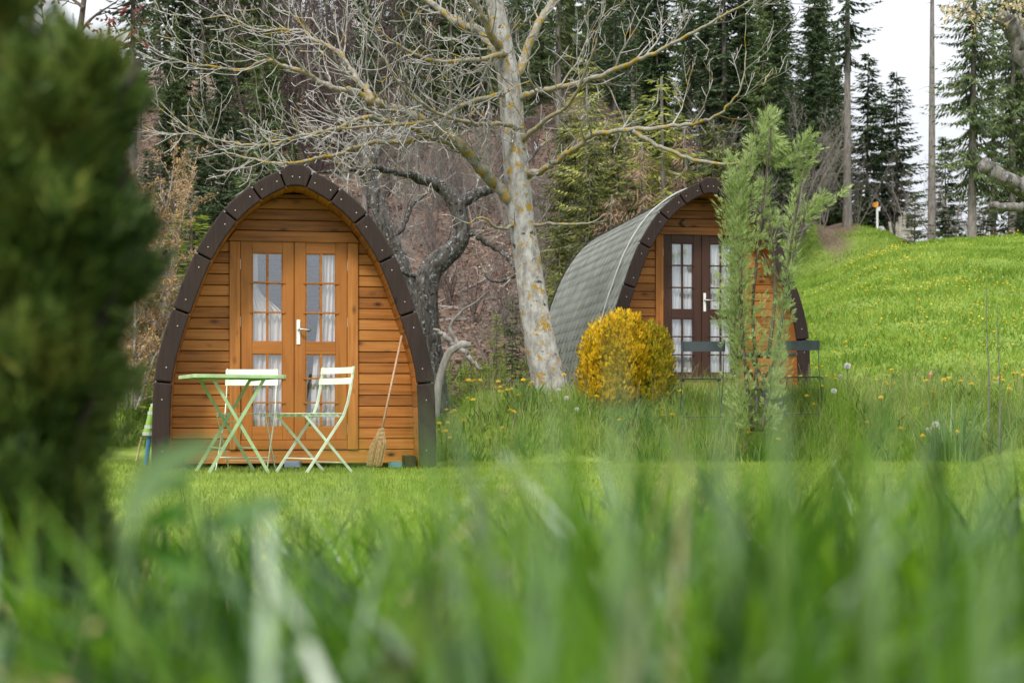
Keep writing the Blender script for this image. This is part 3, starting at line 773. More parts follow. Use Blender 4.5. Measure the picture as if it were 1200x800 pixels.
class TwigGrower:
    def __init__(s, seed): s.r = random.Random(seed); s.np = np.random.default_rng(seed); s.mb = MB(); s.tips = []
    def twig(s, p, d, L, r0, level, up=.25, wig=.27, rmin=.0040):
        n = max(3, int(L / .09)); pts = [p]; rad = [r0]; d = d / np.linalg.norm(d); step = L / n; kids = []
        for i in range(n):
            d = d + s.np.normal(0, wig * .55, 3) + np.array([0, 0, up * .22]); d /= np.linalg.norm(d)
            p = p + d * step; pts.append(p); rad.append(max(rmin, r0 * (1 - .75 * (i + 1) / n)))
            if level > 0 and i >= 0 and s.r.random() < .62: kids.append((p, d, i / n))
        s.mb.tube([tuple(q) for q in pts], rad, 4 if r0 > .008 else 3, False); s.tips.append(pts[-1])
        for (q, dd, t) in kids:
            a = s.np.normal(0, 1, 3); a -= dd * a.dot(dd); a /= np.linalg.norm(a)
            ang = s.r.uniform(.5, 1.1); nd = dd * math.cos(ang) + a * math.sin(ang)
            s.twig(q, nd, L * s.r.uniform(.3, .62) * (1 - .35 * t), max(rmin, r0 * .55), level - 1, up, wig, rmin)
    def along(s, pts, rad, spacing, Lr, level=2, up=.25, start=.1, sidebias=None, r_k=.45, rmax=.012, wig=.26):
        seg_ = np.linalg.norm(np.diff(pts, axis=0), axis=1); cum = np.concatenate([[0], np.cumsum(seg_)]); tot = cum[-1]
        q = start * tot
        while q < tot:
            i = min(np.searchsorted(cum, q) - 1, len(seg_) - 1); i = max(i, 0); t = (q - cum[i]) / max(seg_[i], 1e-6)
            p = pts[i] * (1 - t) + pts[i + 1] * t; d = unit(pts[i + 1] - pts[i]); r = rad[i]
            a = s.np.normal(0, 1, 3); a[1] *= .8
            if sidebias is not None: a += sidebias
            a -= d * a.dot(d); a /= np.linalg.norm(a); ang = s.r.uniform(.55, 1.15)
            nd = d * math.cos(ang) + a * math.sin(ang)
            s.twig(p - nd * r * .5, nd, s.r.uniform(*Lr) * (1 - .3 * q / tot), min(max(.0035, r * r_k), rmax), level, up, wig)
            q += spacing * s.r.uniform(.5, 1.6)
        s.twig(pts[-1], unit(pts[-1] - pts[-2]), s.r.uniform(*Lr), max(rad[-1] * .8, .0035), level, up, wig)

M_lichen = bark('pale_bark_with_lichen', (.17, .16, .145), (.42, .41, .385), (.38, .22, .02), .556, (.05, .045, .04), 14, 11, (1, 1, .5), .7, .016)
M_limb = bark('limb_bark_with_lichen', (.14, .13, .10), (.31, .29, .24), (.38, .23, .02), .525, None, 22, 13, (1, 1, 1), .5, .01)
M_twig = bark('twig_bark', (.18, .17, .155), (.38, .365, .34), (.36, .23, .03), .575, None, 18, 4, (1, 1, 1), .1, .003)
M_darkbark = bark('dark_fissured_bark', (.018, .016, .014), (.125, .115, .10), (.34, .34, .30), .575, (.012, .011, .010), 26, 21, (1, 1, .3), 1.0, .03)
M_deadwood = bark('bleached_deadwood', (.19, .17, .15), (.40, .375, .34), None, .6, None, 18, 5, (1, 1, .25), .5, .01)
M_brush = plain('grey_brown_twigs', (.10, .073, .066), .9, 0, .25, 8)
M_brush2 = plain('grey_twigs', (.17, .15, .135), .9, 0, .25, 8)

def guided_tree(name, label, base_px, Y, trunk, limbs, mats, twig_par, seed, knobs=True):
    """trunk and limbs follow listed bends; each limb carries its own twigs"""
    p0 = P(*base_px, Y); bx, by = p0[0], p0[1]; bz = T(bx, by) - .05
    org = np.array([bx, by, bz])
    t = thing(name, label, 'tree', tuple(org))
    def conv(l, dy=0.0, jitter=.0):
        out, rad = [], []
        n = len(l)
        for i, q in enumerate(l):
            yy = Y + (q[3] if len(q) > 3 else 0)
            out.append(P(q[0], q[1], yy) - org); rad.append(q[2] / F * yy * (.88 if len(q) > 3 else 1))
        return np.array(out), np.array(rad)
    pts, rad = conv(trunk); pts, rad = smooth_path(pts, rad, 6)
    # rough, slightly fluted stem
    mb = MB(); sides = 18; n = len(pts); V = []; Fs = []
    rr = np.random.default_rng(seed)
    ph = rr.uniform(0, 6.28, 4)
    for i in range(n):
        d = unit(pts[min(i + 1, n - 1)] - pts[max(i - 1, 0)]); ax = unit(np.cross(d, [0, 1, 0])); ay = np.cross(d, ax)
        for k in range(sides):
            th = 2 * math.pi * k / sides
            rk = rad[i] * (1 + .06 * math.sin(3 * th + ph[0] + i * .08) + .045 * math.sin(5 * th + ph[1] - i * .11) + rr.normal(0, .018))
            V.append(pts[i] + (ax * math.cos(th) + ay * math.sin(th)) * rk)
    for i in range(n - 1):
        for k in range(sides): k2 = (k + 1) % sides; Fs.append((i * sides + k, i * sides + k2, (i + 1) * sides + k2, (i + 1) * sides + k))
    Fs.append(tuple((n - 1) * sides + k for k in range(sides)))
    mb.add(V, Fs); mb.build('trunk', mats[0], t, smooth_sh=True)
    for li, L in enumerate(limbs):
        par = dict(twig_par); par.update(L.get('par', {}))
        q, r = conv(L['p']); q, r = smooth_path(q, r, 5)
        jit = np.random.default_rng(seed + li).normal(0, 1, q.shape) * (r[:, None] * .16 + .004); jit[0] = 0
        q = q + jit
        lb = MB(); lb.tube([tuple(a) for a in q], list(r), 8); 
        o = lb.build('limb', L.get('m', mats[1]), t, smooth_sh=True)
        if par.get('none'): continue
        g = TwigGrower(seed * 7 + li)
        g.along(q, r, par['sp'], par['L'], par['lev'], par['up'], par.get('start', .08), np.array(par['bias']) if 'bias' in par else None)
        g.mb.build('twigs', mats[2], o, smooth_sh=False)
        if par.get('buds'):
            c = np.array(g.tips); k = par['buds']
            cc = np.repeat(c, k, 0) + np.random.default_rng(li).normal(0, .02, (len(c) * k, 3)); rn = np.random.default_rng(li + 3)
            dd = unit(rn.normal(0, 1, cc.shape)); nn = unit(rn.normal(0, 1, cc.shape))
            Vd = diamonds(cc, dd, nn, rn.uniform(.02, .045, len(cc)), rn.uniform(.012, .028, len(cc)))
            bulk('blossom', Vd, quads_of(Vd), par['budmat'], o)
    return t

TW = dict(sp=.075, L=(.28, .9), lev=2, up=.5)
limbs = [
 dict(p=[(600, 236, 9), (582, 218, 8.5, -.1), (561, 196, 8, -.25), (542, 172, 7.6, -.4), (515, 153, 7, -.55), (488, 138, 6.4, -.7), (457, 125, 5.8, -.8), (432, 116, 5.2, -.9), (412, 106, 4.4, -1), (389, 102, 3.8, -1.1), (372, 94, 3.4, -1.1), (355, 84, 3, -1.2), (334, 78, 2.6, -1.2), (312, 71, 2.2, -1.3), (284, 82, 1.9, -1.3), (262, 80, 1.6, -1.4), (229, 76, 1.2, -1.4), (196, 68, .8, -1.4)]),
 dict(p=[(438, 118, 4.6, -.9), (425, 100, 4, -.8), (414, 88, 3.6, -.7), (400, 66, 3.2, -.6), (385, 54, 2.8, -.5), (369, 48, 2.4, -.4), (356, 37, 2, -.3), (333, 35, 1.7, -.2), (300, 34, 1.4, -.2), (268, 20, 1, -.1), (236, 22, .7, 0)]),
 dict(p=[(540, 172, 4.6, -.4), (505, 160, 4, -.6), (470, 146, 3.4, -.9), (427, 138, 3, -1.2), (394, 151, 2.6, -1.4), (356, 158, 2.2, -1.6), (322, 168, 1.9, -1.7), (290, 170, 1.6, -1.8), (252, 163, 1.2, -1.8), (216, 148, .8, -1.9)], par=dict(sp=.075, up=.55)),
 dict(p=[(515, 155, 4.0, -.55), (480, 166, 3.4, -.5), (438, 167, 3, -.4), (402, 178, 2.6, -.3), (370, 186, 2.3, -.3), (349, 190, 2, -.2), (326, 191, 1.7, -.2), (298, 187, 1.4, -.1), (268, 179, 1.1, 0), (232, 158, .7, 0)], par=dict(sp=.075, up=.55)),
 dict(p=[(608, 118, 4.4), (626, 108, 4, -.1), (645, 105, 3.8, -.2), (676, 98, 3.5, -.4), (707, 88, 3.6, -.6), (745, 71, 3, -.8), (783, 54, 2.5, -1), (822, 33, 2, -1.2), (852, 16, 1.6, -1.3), (890, -6, 1, -1.4)], par=dict(sp=.15)),
 dict(p=[(614, 206, 4.8), (634, 200, 4.4, -.2), (653, 188, 4, -.4), (676, 172, 3.7, -.6), (695, 159, 3.5, -.8), (726, 153, 3.2, -1), (764, 151, 3.2, -1.1), (802, 146, 2.6, -1.2), (826, 142, 2, -1.3), (852, 126, 1.5, -1.4), (870, 96, 1.1, -1.5), (874, 60, .7, -1.5)], par=dict(sp=.14)),
 dict(p=[(742, 153, 3.4, -1.05), (760, 164, 3, -1.1), (778, 174, 2.8, -1.15), (812, 187, 2.5, -1.2), (846, 192, 2, -1.3), (872, 190, 1.2, -1.3)], par=dict(sp=.4, L=(.15, .4), lev=1)),
 dict(p=[(594, 88, 7), (577, 55, 6.4, .2), (561, 35, 6, .3), (538, 26, 5.2, .4), (515, 11, 4.4, .5), (482, -10, 3.4, .6), (440, -22, 2, .6)]),
 dict(p=[(589, 62, 6), (574, 36, 5.4, -.3), (556, 2, 4.6, -.5), (544, -40, 3, -.6)]),
 dict(p=[(598, 100, 7), (614, 70, 6.2, .2), (629, 32, 5.4, .3), (645, 6, 4.6, .4), (664, -34, 3, .5)], par=dict(sp=.16)),
 dict(p=[(596, 112, 4), (584, 111, 3.6, -.2), (553, 119, 3, -.5), (526, 132, 2.7, -.8), (496, 143, 2.3, -1.1), (440, 148, 1.8, -1.4), (398, 150, 1.2, -1.5)]),
 dict(p=[(612, 150, 3.4), (590, 146, 3, -.3), (548, 144, 2.6, -.7), (505, 128, 2.2, -1.1), (470, 100, 1.8, -1.4), (446, 62, 1.3, -1.6)], par=dict(sp=.14)),
 dict(p=[(610, 168, 3.6), (640, 140, 3, -.4), (668, 120, 2.4, -.8), (688, 80, 1.8, -1.1), (700, 46, 1.2, -1.3)], par=dict(sp=.14)),
 dict(p=[(600, 60, 3.6), (560, 70, 3, -.5), (510, 72, 2.4, -1.0), (466, 52, 1.8, -1.3), (430, 24, 1.1, -1.5)], par=dict(sp=.14)),
 dict(p=[(608, 262, 2.6), (585, 268, 2, -.3), (566, 256, 1.7, -.5), (548, 262, 1.2, -.6)], par=dict(sp=.2, L=(.1, .3), lev=1)),
 dict(p=[(622, 264, 2.4), (650, 262, 1.8, -.3), (688, 262, 1.3, -.5), (712, 250, .8, -.6)], par=dict(sp=.25, L=(.1, .3), lev=1)),
]
guided_tree('walnut_tree', 'leaning pale trunk with orange lichen and bare tangled branches between the two cabins', (648, 474), 17.4,
  [(a_, b_, c_ * .87) for a_, b_, c_ in [(650, 486, 33), (647, 466, 27), (642, 440, 23.5), (633, 400, 20.5), (625, 350, 18.5), (618, 300, 17.4), (612, 260, 17.2), (608, 225, 17.6), (605, 200, 17), (601, 150, 15.6), (597, 100, 15), (590, 60, 14), (586, 38, 13.4), (578, -10, 11), (572, -80, 9), (568, -160, 6), (566, -240, 3)]],
  limbs, (M_lichen, M_limb, M_twig), TW, 21)

guided_tree('old_fruit_tree', 'crooked dark fissured trunk that bends right just behind the orange-brown cabin', (508, 474), 19.6,
  [(510, 484, 17), (506, 440, 15.5), (502, 400, 14.5), (499, 360, 14.5), (500, 330, 14.5), (508, 312, 13.5), (522, 300, 12), (535, 288, 10.5), (541, 274, 10), (540, 256, 9.5), (535, 240, 10), (526, 226, 9), (512, 214, 7)],
  [dict(p=[(526, 226, 7.5), (506, 214, 6.6), (486, 207, 6, -.2), (462, 201, 5, -.4), (438, 197, 4, -.6), (405, 200, 2.6, -.8), (370, 203, 1.6, -.9)], par=dict(sp=.09, up=.3)),
   dict(p=[(537, 240, 7.5), (552, 231, 7), (571, 223, 6.4, .1), (592, 214, 5, .2), (612, 196, 3.4, .3), (634, 170, 2, .4)]),
   dict(p=[(541, 268, 5), (556, 274, 4.2), (571, 286, 3.6), (594, 301, 3, -.1), (606, 322, 2.4, -.2), (578, 330, 1.6, -.3), (566, 316, 1, -.3)], par=dict(sp=.15, L=(.15, .45), lev=1, buds=2, budmat=foliage('pale_blossom', [(.45, .33, .2), (.6, .5, .38)], 6, .3))),
   dict(p=[(502, 330, 4), (480, 322, 3, -.1), (470, 318, 2, -.2)], par=dict(sp=.2, L=(.1, .35), lev=1))],
  (M_darkbark, M_darkbark, M_twig), dict(sp=.16, L=(.2, .6), lev=2, up=.2), 33)

guided_tree('old_fruit_tree', 'slimmer dark trunk leaning along the outer edge of the orange-brown cabin arch', (492, 474), 20.6,
  [(496, 480, 12), (492, 440, 11), (489, 390, 10.5), (482, 350, 10), (471, 312, 9.5), (456, 276, 9), (446, 250, 9), (438, 225, 8.5), (432, 204, 7)],
  [dict(p=[(438, 224, 6), (425, 205, 5), (412, 190, 4, -.2), (396, 172, 3, -.4), (372, 160, 1.6, -.6)]),
   dict(p=[(434, 206, 5), (440, 184, 4), (452, 160, 3, .2), (458, 130, 2, .3)]),
   dict(p=[(460, 285, 3.4), (474, 262, 2.6), (484, 240, 2), (500, 226, 1.2)], par=dict(sp=.2, L=(.15, .4), lev=1))],
  (M_darkbark, M_darkbark, M_twig), dict(sp=.14, L=(.2, .6), lev=2, up=.25), 35)

guided_tree('dead_tree_stub', 'bleached dead stem with a forked broken top beside the dark trunk', (511, 480), 18.2,
  [(510, 488, 4.8), (513, 455, 4.6), (519, 430, 4.4), (526, 414, 4.2), (534, 407, 4.6), (542, 404, 5), (552, 404, 3)],
  [dict(p=[(540, 405, 3.6), (548, 418, 3.4), (558, 428, 2.6), (564, 432, 1.2)], par=dict(none=1)),
   dict(p=[(534, 407, 4), (524, 396, 3.4), (516, 390, 2.6), (508, 386, 1)], par=dict(none=1)),
   dict(p=[(538, 406, 3), (528, 384, 2.2), (540, 366, 1.6), (562, 350, .8)], par=dict(sp=.3, L=(.1, .3), lev=1))],
  (M_deadwood, M_deadwood, M_deadwood), dict(sp=.2, L=(.1, .25), lev=1, up=.1), 37)

M_pale_bl = foliage('cream_blossom', [(.42, .30, .12), (.62, .5, .28), (.7, .62, .45)], 6, .35)
guided_tree('pruned_tree', 'pruned grey limbs of a tree at the meadow edge reaching in with sawn ends', (1290, 520), 14.6,
  [(1296, 540, 44), (1292, 460, 36), (1288, 380, 33), (1284, 300, 30), (1278, 220, 28), (1270, 140, 25), (1262, 60, 21), (1256, -20, 15)],
  [dict(p=[(1280, 258, 16), (1246, 240, 14, -.2), (1214, 226, 12, -.3), (1188, 214, 11, -.35), (1166, 202, 10, -.4), (1149, 191, 9.5, -.4)], par=dict(none=1)),
   dict(p=[(1282, 280, 10), (1240, 252, 8, -.5), (1205, 244, 6.5, -.6), (1182, 243, 6, -.7), (1163, 241, 4.5, -.7)], par=dict(none=1)),
   dict(p=[(1268, 160, 16), (1236, 110, 14), (1206, 74, 12.5), (1190, 44, 12), (1176, 16, 11)], par=dict(none=1)),
   dict(p=[(1200, 62, 5), (1204, 30, 4), (1212, -6, 3), (1218, -40, 2)], par=dict(sp=.1, L=(.15, .4), lev=1, buds=7, budmat=M_pale_bl)),
   dict(p=[(1186, 36, 3), (1164, 22, 2.4, -.2), (1138, 14, 1.8, -.3), (1120, 22, 1, -.4)], par=dict(sp=.09, L=(.1, .3), lev=1, buds=9, budmat=M_pale_bl)),
   dict(p=[(1192, 20, 3), (1178, 0, 2.2, -.2), (1150, -8, 1.6, -.3), (1128, 0, 1, -.4)], par=dict(sp=.09, L=(.1, .3), lev=1, buds=9, budmat=M_pale_bl))],
  (M_darkbark, bark('grey_limb_bark', (.05, .046, .042), (.22, .205, .185), (.5, .5, .46), .62, (.04, .035, .03), 24, 14), M_twig), dict(sp=.2, L=(.1, .3), lev=1, up=.1), 41)

# shrub with tan catkins between the conifer and the cabin
M_tan = foliage('tan_buds', [(.24, .14, .065), (.40, .25, .12), (.50, .34, .18)], 5, .3)
def catkin_shrub():
    Y = 20.5; p0 = P(160, 480, Y); org = np.array([p0[0], p0[1], T(p0[0], p0[1]) - .05])
    t = thing('catkin_shrub', 'bare shrub covered in tan buds between the dark conifer and the orange-brown cabin', 'shrub', tuple(org))
    stems = [[(158, 478), (165, 400), (176, 330), (188, 270), (199, 225), (204, 190)], [(160, 478), (172, 410), (190, 350), (204, 300), (214, 255), (222, 222)],
             [(155, 478), (158, 400), (160, 330), (170, 280), (178, 235)], [(162, 478), (176, 430), (186, 400), (194, 372), (200, 350)], [(150, 478), (146, 400), (148, 330), (150, 270), (156, 225)], [(160, 480), (174, 440), (180, 420), (190, 408)], [(140, 480), (128, 420), (130, 340), (140, 290)]]
    for k, s in enumerate(stems):
        q = np.array([P(a, b, Y + .25 * math.sin(k * 2.1 + i * .4)) - org for i, (a, b) in enumerate(s)]); r = np.linspace(.022, .005, len(s))
        q, r = smooth_path(q, r, 5); b = MB(); b.tube([tuple(a) for a in q], list(r), 5); o = b.build('stem', M_twig, t, smooth_sh=True)
        g = TwigGrower(60 + k); g.along(q, r, .055, (.2, .6), 1, .35, .1); g.mb.build('twigs', M_twig, o)
        tips = []
        me = o.data; rn = np.random.default_rng(90 + k)
        tv = np.array([v for v in g.mb.v])[::3]
        sel = tv[rn.random(len(tv)) < .9]
        cc = np.repeat(sel, 4, 0) + rn.normal(0, .016, (len(sel) * 4, 3)); dd = unit(rn.normal(0, 1, cc.shape) + [0, 0, .5]); nn = unit(rn.normal(0, 1, cc.shape))
        V = diamonds(cc, dd, nn, rn.uniform(.028, .055, len(cc)), rn.uniform(.014, .026, len(cc))); bulk('buds', V, quads_of(V), M_tan, o)
catkin_shrub()

# ------------------------------------------------------------------ spruces
def spruce(H, cb, Rk, seed, dens=1.0, droop=.35, hang=.3, leafL=.36, leafW=.19, dead=.5, trunk_r=.0105, sparse=0.0, tip=.8, full=.16):
    """returns (trunk MB, crown quads) of a spruce of height H with its foot at the origin"""
    r = np.random.default_rng(seed); rd = random.Random(seed)
    tm = MB(); n = 12; lean = r.normal(0, .006, 2) * H
    hs = np.linspace(0, 1, n); tp = [(lean[0] * h * h, lean[1] * h * h, h * H) for h in hs]
    tm.tube(tp, [max(.018, trunk_r * H * (1 - .93 * h) * (1.25 if h == 0 else 1)) for h in hs], 8, False)
    C, D, NN, L, W = [], [], [], [], []
    def axis(z): h = z / H; return np.array([lean[0] * h * h, lean[1] * h * h, z])
    z = cb * H
    while z < H * .992:
        t = (z - cb * H) / (H - cb * H); nb = rd.choice([4, 5, 5, 6])
        for b in range(nb):
            if rd.random() < sparse: continue
            a = rd.uniform(0, 6.283); grow = min(1, (t + .06) / .16) if cb > .2 else 1
            Lb = Rk * H * ((1 - t) ** tip) * rd.uniform(.55, 1.15) * (.55 + .45 * grow) + .12
            out = np.array([math.cos(a), math.sin(a), 0]); lat = np.array([-math.sin(a), math.cos(a), 0])
            st = .19 / dens; m = max(2, int(Lb / st)); dr = droop * rd.uniform(.6, 1.3) * (1.15 - t)
            c0 = axis(z + rd.uniform(-.12, .12)); lastp = c0
            for k in range(m):
                s = (k + .6) / m * Lb; q = s / Lb
                p = c0 + out * s + np.array([0, 0, -dr * s * (1.25 - .75 * q) + .10 * Lb * q * q])
                d0 = unit(p - lastp); lastp = p
                ll = (leafL * (1 - .45 * q) + full * Lb * (1 - q)) * rd.uniform(.7, 1.25)
                for sg in (-1, 1):
                    dd = unit(d0 * .75 + lat * sg * rd.uniform(.45, 1.0) + np.array([0, 0, -hang * rd.uniform(.3, 1.4)]))
                    C.append(p); D.append(dd); NN.append(unit(np.array([0, 0, 1.0]) + r.normal(0, .45, 3))); L.append(ll); W.append(leafW * rd.uniform(.7, 1.3))
            C.append(lastp); D.append(unit(out + np.array([0, 0, -.1]))); NN.append(np.array([0, 0, 1.0])); L.append(leafL * .8); W.append(leafW)
            if Lb > .8 and (sparse > .1 or cb > .25): tm.tube([c0, c0 + out * Lb * .5 + np.array([0, 0, -dr * Lb * .45]), c0 + out * Lb * .9 + np.array([0, 0, -dr * Lb * .7])], [.02, .014, .006], 3, False)
        z += rd.uniform(.24, .36) / dens * (1.15 - .5 * t)
    zz = 1.2
    while zz < cb * H and dead > 0:
        if rd.random() < dead:
            a = rd.uniform(0, 6.283); Ld = rd.uniform(.3, 1.5); o = np.array([math.cos(a), math.sin(a), -.22]); c0 = axis(zz)
            tm.tube([c0, c0 + o * Ld * .55, c0 + o * Ld + np.array([0, 0, -.1])], [.018, .011, .005], 3, False)
        zz += .22
    V = diamonds(np.array(C), np.array(D), np.array(NN), np.array(L), np.array(W))
    return tm, V

F_dark = foliage('dark_needles', [(.022, .044, .020), (.055, .09, .036), (.11, .155, .058)], .45, .2, .6, .45)
F_mid = foliage('green_needles', [(.042, .072, .026), (.085, .125, .04), (.15, .195, .062)], .5, .25, .6, .45)
F_olive = foliage('olive_needles', [(.06, .075, .024), (.115, .13, .038), (.17, .17, .06)], .6, .3, .6, .5)
F_lime = foliage('fresh_lime_needles', [(.13, .18, .02), (.24, .30, .03), (.36, .40, .06)], .9, .35, .6, .5)
F_larch = foliage('larch_needles', [(.17, .19, .04), (.31, .33, .075), (.43, .43, .13)], .9, .35, .6, .5)
F_dead = foliage('dead_brown_needles', [(.14, .085, .055), (.24, .155, .105), (.33, .235, .165)], .7, .2, .7, .5)
B_spruce = bark('spruce_bark', (.075, .062, .055), (.20, .175, .155), (.24, .24, .20), .66, None, 7, 6, (1, 1, .3), .5, .02)
B_grey = bark('pale_grey_bark', (.10, .088, .08), (.235, .212, .195), None, .6, None, 7, 6, (1, 1, .3), .4, .02)

VAR = {}
def variant(key, H, cb, Rk, seed, leaf, bark_m, **kw):
    tm, V = spruce(H, cb, Rk, seed, **kw)
    me_t = bpy.data.meshes.new('trunk'); me_t.from_pydata(tm.v, [], tm.f); me_t.materials.append(bark_m); me_t.polygons.foreach_set('use_smooth', [True] * len(me_t.polygons))
    o = bulk('crown', V, quads_of(V), leaf); me_c = o.data; bpy.data.objects.remove(o)
    VAR[key] = (H, me_t, me_c)
variant('dense', 20, .04, .145, 1, F_dark, B_spruce, dens=1.25, hang=.5, leafW=.15)
variant('dense2', 22, .10, .125, 2, F_dark, B_spruce, dens=1.15, droop=.5, hang=.6, leafW=.15)
variant('green', 20, .06, .135, 3, F_mid, B_spruce, dens=1.15, hang=.7, leafW=.14)
variant('bare_low', 24, .30, .095, 4, F_dark, B_grey, dens=.8, dead=.7, droop=.45)
variant('bare_high', 24, .40, .085, 4, F_dark, B_grey, dens=.8, dead=.7, droop=.45)
variant('bare_low2', 23, .24, .11, 5, F_mid, B_spruce, dens=.75, dead=.8, droop=.5, sparse=.2)
variant('weeping', 26, .22, .115, 6, F_mid, B_grey, dens=1.0, droop=.75, hang=1.0, sparse=.22, leafL=.46, leafW=.13, dead=.5, full=.12)
variant('pole', 24, .66, .07, 7, F_mid, B_grey, dens=.75, droop=.35, sparse=.5, dead=.25)
variant('young', 5.5, .03, .23, 8, F_mid, B_spruce, dens=1.6, leafL=.2, leafW=.075, droop=.15)
variant('young_dark', 8, .03, .20, 19, F_dark, B_spruce, dens=1.9, leafL=.24, leafW=.085, droop=.25, hang=.5)
variant('lime', 5, .03, .23, 9, F_lime, B_spruce, dens=1.8, leafL=.17, leafW=.05, droop=.1, hang=.2)
variant('olive', 5, .06, .23, 10, F_olive, B_spruce, dens=2.4, droop=.4, sparse=.08, hang=.7, leafL=.19, leafW=.05, trunk_r=.012)
variant('young_olive', 4, .03, .22, 18, F_olive, B_spruce, dens=1.9, leafL=.16, leafW=.055, droop=.05, hang=.1)
variant('larch', 5, .10, .22, 12, F_larch, B_grey, dens=2.3, droop=.25, sparse=.15, leafL=.15, leafW=.032, hang=.6, trunk_r=.012)
variant('brown', 4, .06, .28, 13, F_dead, B_grey, dens=2.4, droop=.65, sparse=.12, hang=1.1, leafL=.22, leafW=.022, dead=.8, trunk_r=.013)
variant('shrubby', 3, .02, .36, 14, F_dark, B_spruce, dens=1.7, leafL=.2, leafW=.10, droop=.2)

def plant(var, px, Y, top_px=None, h=None, label=None, cat='tree', group=None, name='spruce_tree', wide=1.0, rot=None):
    H, mt, mc = VAR[var]; x = (px - 600) / F * Y; zb = T(x, Y) - .12
    if h is None: h = EYE + (HOR - top_px) / F * Y - zb
    s = h / H
    o = thing(name, label, cat, (x, Y, zb), random.uniform(0, 6.28) if rot is None else rot, group); o.scale = (s * wide, s * wide, s)
    for nm, me in (('trunk', mt), ('crown', mc)):
        c = bpy.data.objects.new(nm, me); COL.objects.link(c); c.parent = o
    return o

# trees that stand out on the knoll and the meadow edge
plant('bare_high', 993, 59, -230, label='tall spruce with a long thick bare grey trunk on the knoll by the signpost', wide=1.0)
plant('pole', 1092, 60, -190, label='tall thin nearly branchless trunk standing alone against the white sky')
plant('weeping', 1139, 53, -170, label='tall ragged spruce with drooping sprays and sky showing through, beside the lone thin trunk', wide=1.15)
plant('weeping', 1186, 62, -120, label='drooping dark spruce above the sawn limb ends of the pruned tree', wide=1.2)
plant('young_dark', 1016, 66, 62, label='pointed dark spruce on the knoll directly above the signpost', wide=1.15)
plant('young_dark', 1051, 64, 84, label='pointed dark spruce on the knoll above the tall jagged stump', wide=1.2)
plant('young_dark', 1034, 70, 100, label='short dark spruce filling the gap between the two pointed ones on the knoll', wide=1.1)
plant('young_olive', 1072, 56, 225, label='small yellow-green spruce between the jagged stump and the lone thin trunk', wide=1.5)
plant('young_dark', 1108, 68, 160, label='low dark spruce at the foot of the lone thin trunk', wide=1.2)
plant('shrubby', 1112, 58, 240, label='low dark conifer thicket on the meadow crest by the lone thin trunk', wide=1.4)
plant('shrubby', 1152, 60, 248, label='low dark conifer thicket under the ragged drooping spruce', wide=1.5)
plant('shrubby', 1190, 58, 252, label='low dark conifer thicket under the pruned tree limbs', wide=1.4)
plant('dense2', 955, 63, -60, label='dark spruce next to the thick bare grey trunk, on its cabin side', wide=.95)
plant('young', 1008, 62.5, 205, label='bushy young spruce at the foot of the thick bare grey trunk')
plant('bare_low2', 1164, 66, -60, label='slim spruce seen between the two drooping spruces')
plant('shrubby', 948, 62.5, 222, label='low dark conifer at the edge of the dirt path on the knoll', wide=1.3)
plant('larch', 688, 27, 70, label='lime green larch directly right of the lichen covered trunk, high on the slope', name='larch_tree', wide=1.2)
# understorey trees behind the cabins that stand out by colour
plant('larch', 778, 25.5, 92, label='lime green larch with a pale stem above the shingle roof ridge', name='larch_tree', wide=1.5)
plant('larch', 735, 28, 130, label='thin lime green larch beside the taller lime green one', name='larch_tree', wide=1.5)
plant('brown', 752, 25, 172, label='dead brown spruce with drooping branches just above the shingle roof', wide=1.2)
plant('brown', 806, 27, 150, label='dead brown spruce behind the lime green larch')
plant('brown', 712, 24.5, 228, label='low dead brown spruce at the rear end of the shingle roof', wide=1.3)
plant('olive', 698, 26, 165, label='olive green spruce on the slope right of the lichen covered trunk', wide=1.1)
plant('olive', 668, 28, 128, label='olive green spruce half hidden by the lichen covered trunk')
plant('olive', 836, 28, 140, label='olive brown spruce above the front arch of the red-brown cabin', wide=1.1)
plant('olive', 872, 27, 160, label='olive brown spruce behind the juniper top', wide=1.2)
plant('lime', 226, 21.4, 248, label='bright lime green young spruce at the shoulder of the orange-brown cabin arch', wide=1.9)
plant('young', 296, 23, 205, label='dark green young spruce above the shoulder of the orange-brown cabin arch', wide=1.1)
plant('lime', 582, 21, 366, label='lime tipped young spruce between the dark trunk and the lichen covered trunk', wide=1.0)
plant('young', 600, 21.8, 348, label='dark young spruce close against the lichen covered trunk', wide=1.1)
plant('lime', 650, 24.4, 318, label='lime green young spruce at the rear corner of the shingle roof', wide=1.2)
plant('lime', 552, 22.2, 404, label='small lime green spruce on the brown slope near the dark crooked trunk', wide=1.2)

GO = 'olive spruces behind the shingle roof'
for (px, Y, top, k) in ((690, 25.5, 205, 'olive'), (676, 28, 175, 'young'), (722, 27, 150, 'olive'), (745, 30, 118, 'young'), (660, 30, 140, 'olive'), (792, 29, 128, 'olive'), (818, 26, 178, 'young'), (850, 27, 165, 'olive'), (700, 30, 110, 'young'), (765, 27.5, 200, 'olive'), (655, 25, 262, 'olive'), (734, 25, 210, 'young')):
    plant(k, px, Y, top, label='young green spruce crowded among others on the slope behind the shingle roof', group=GO, wide=1.1)
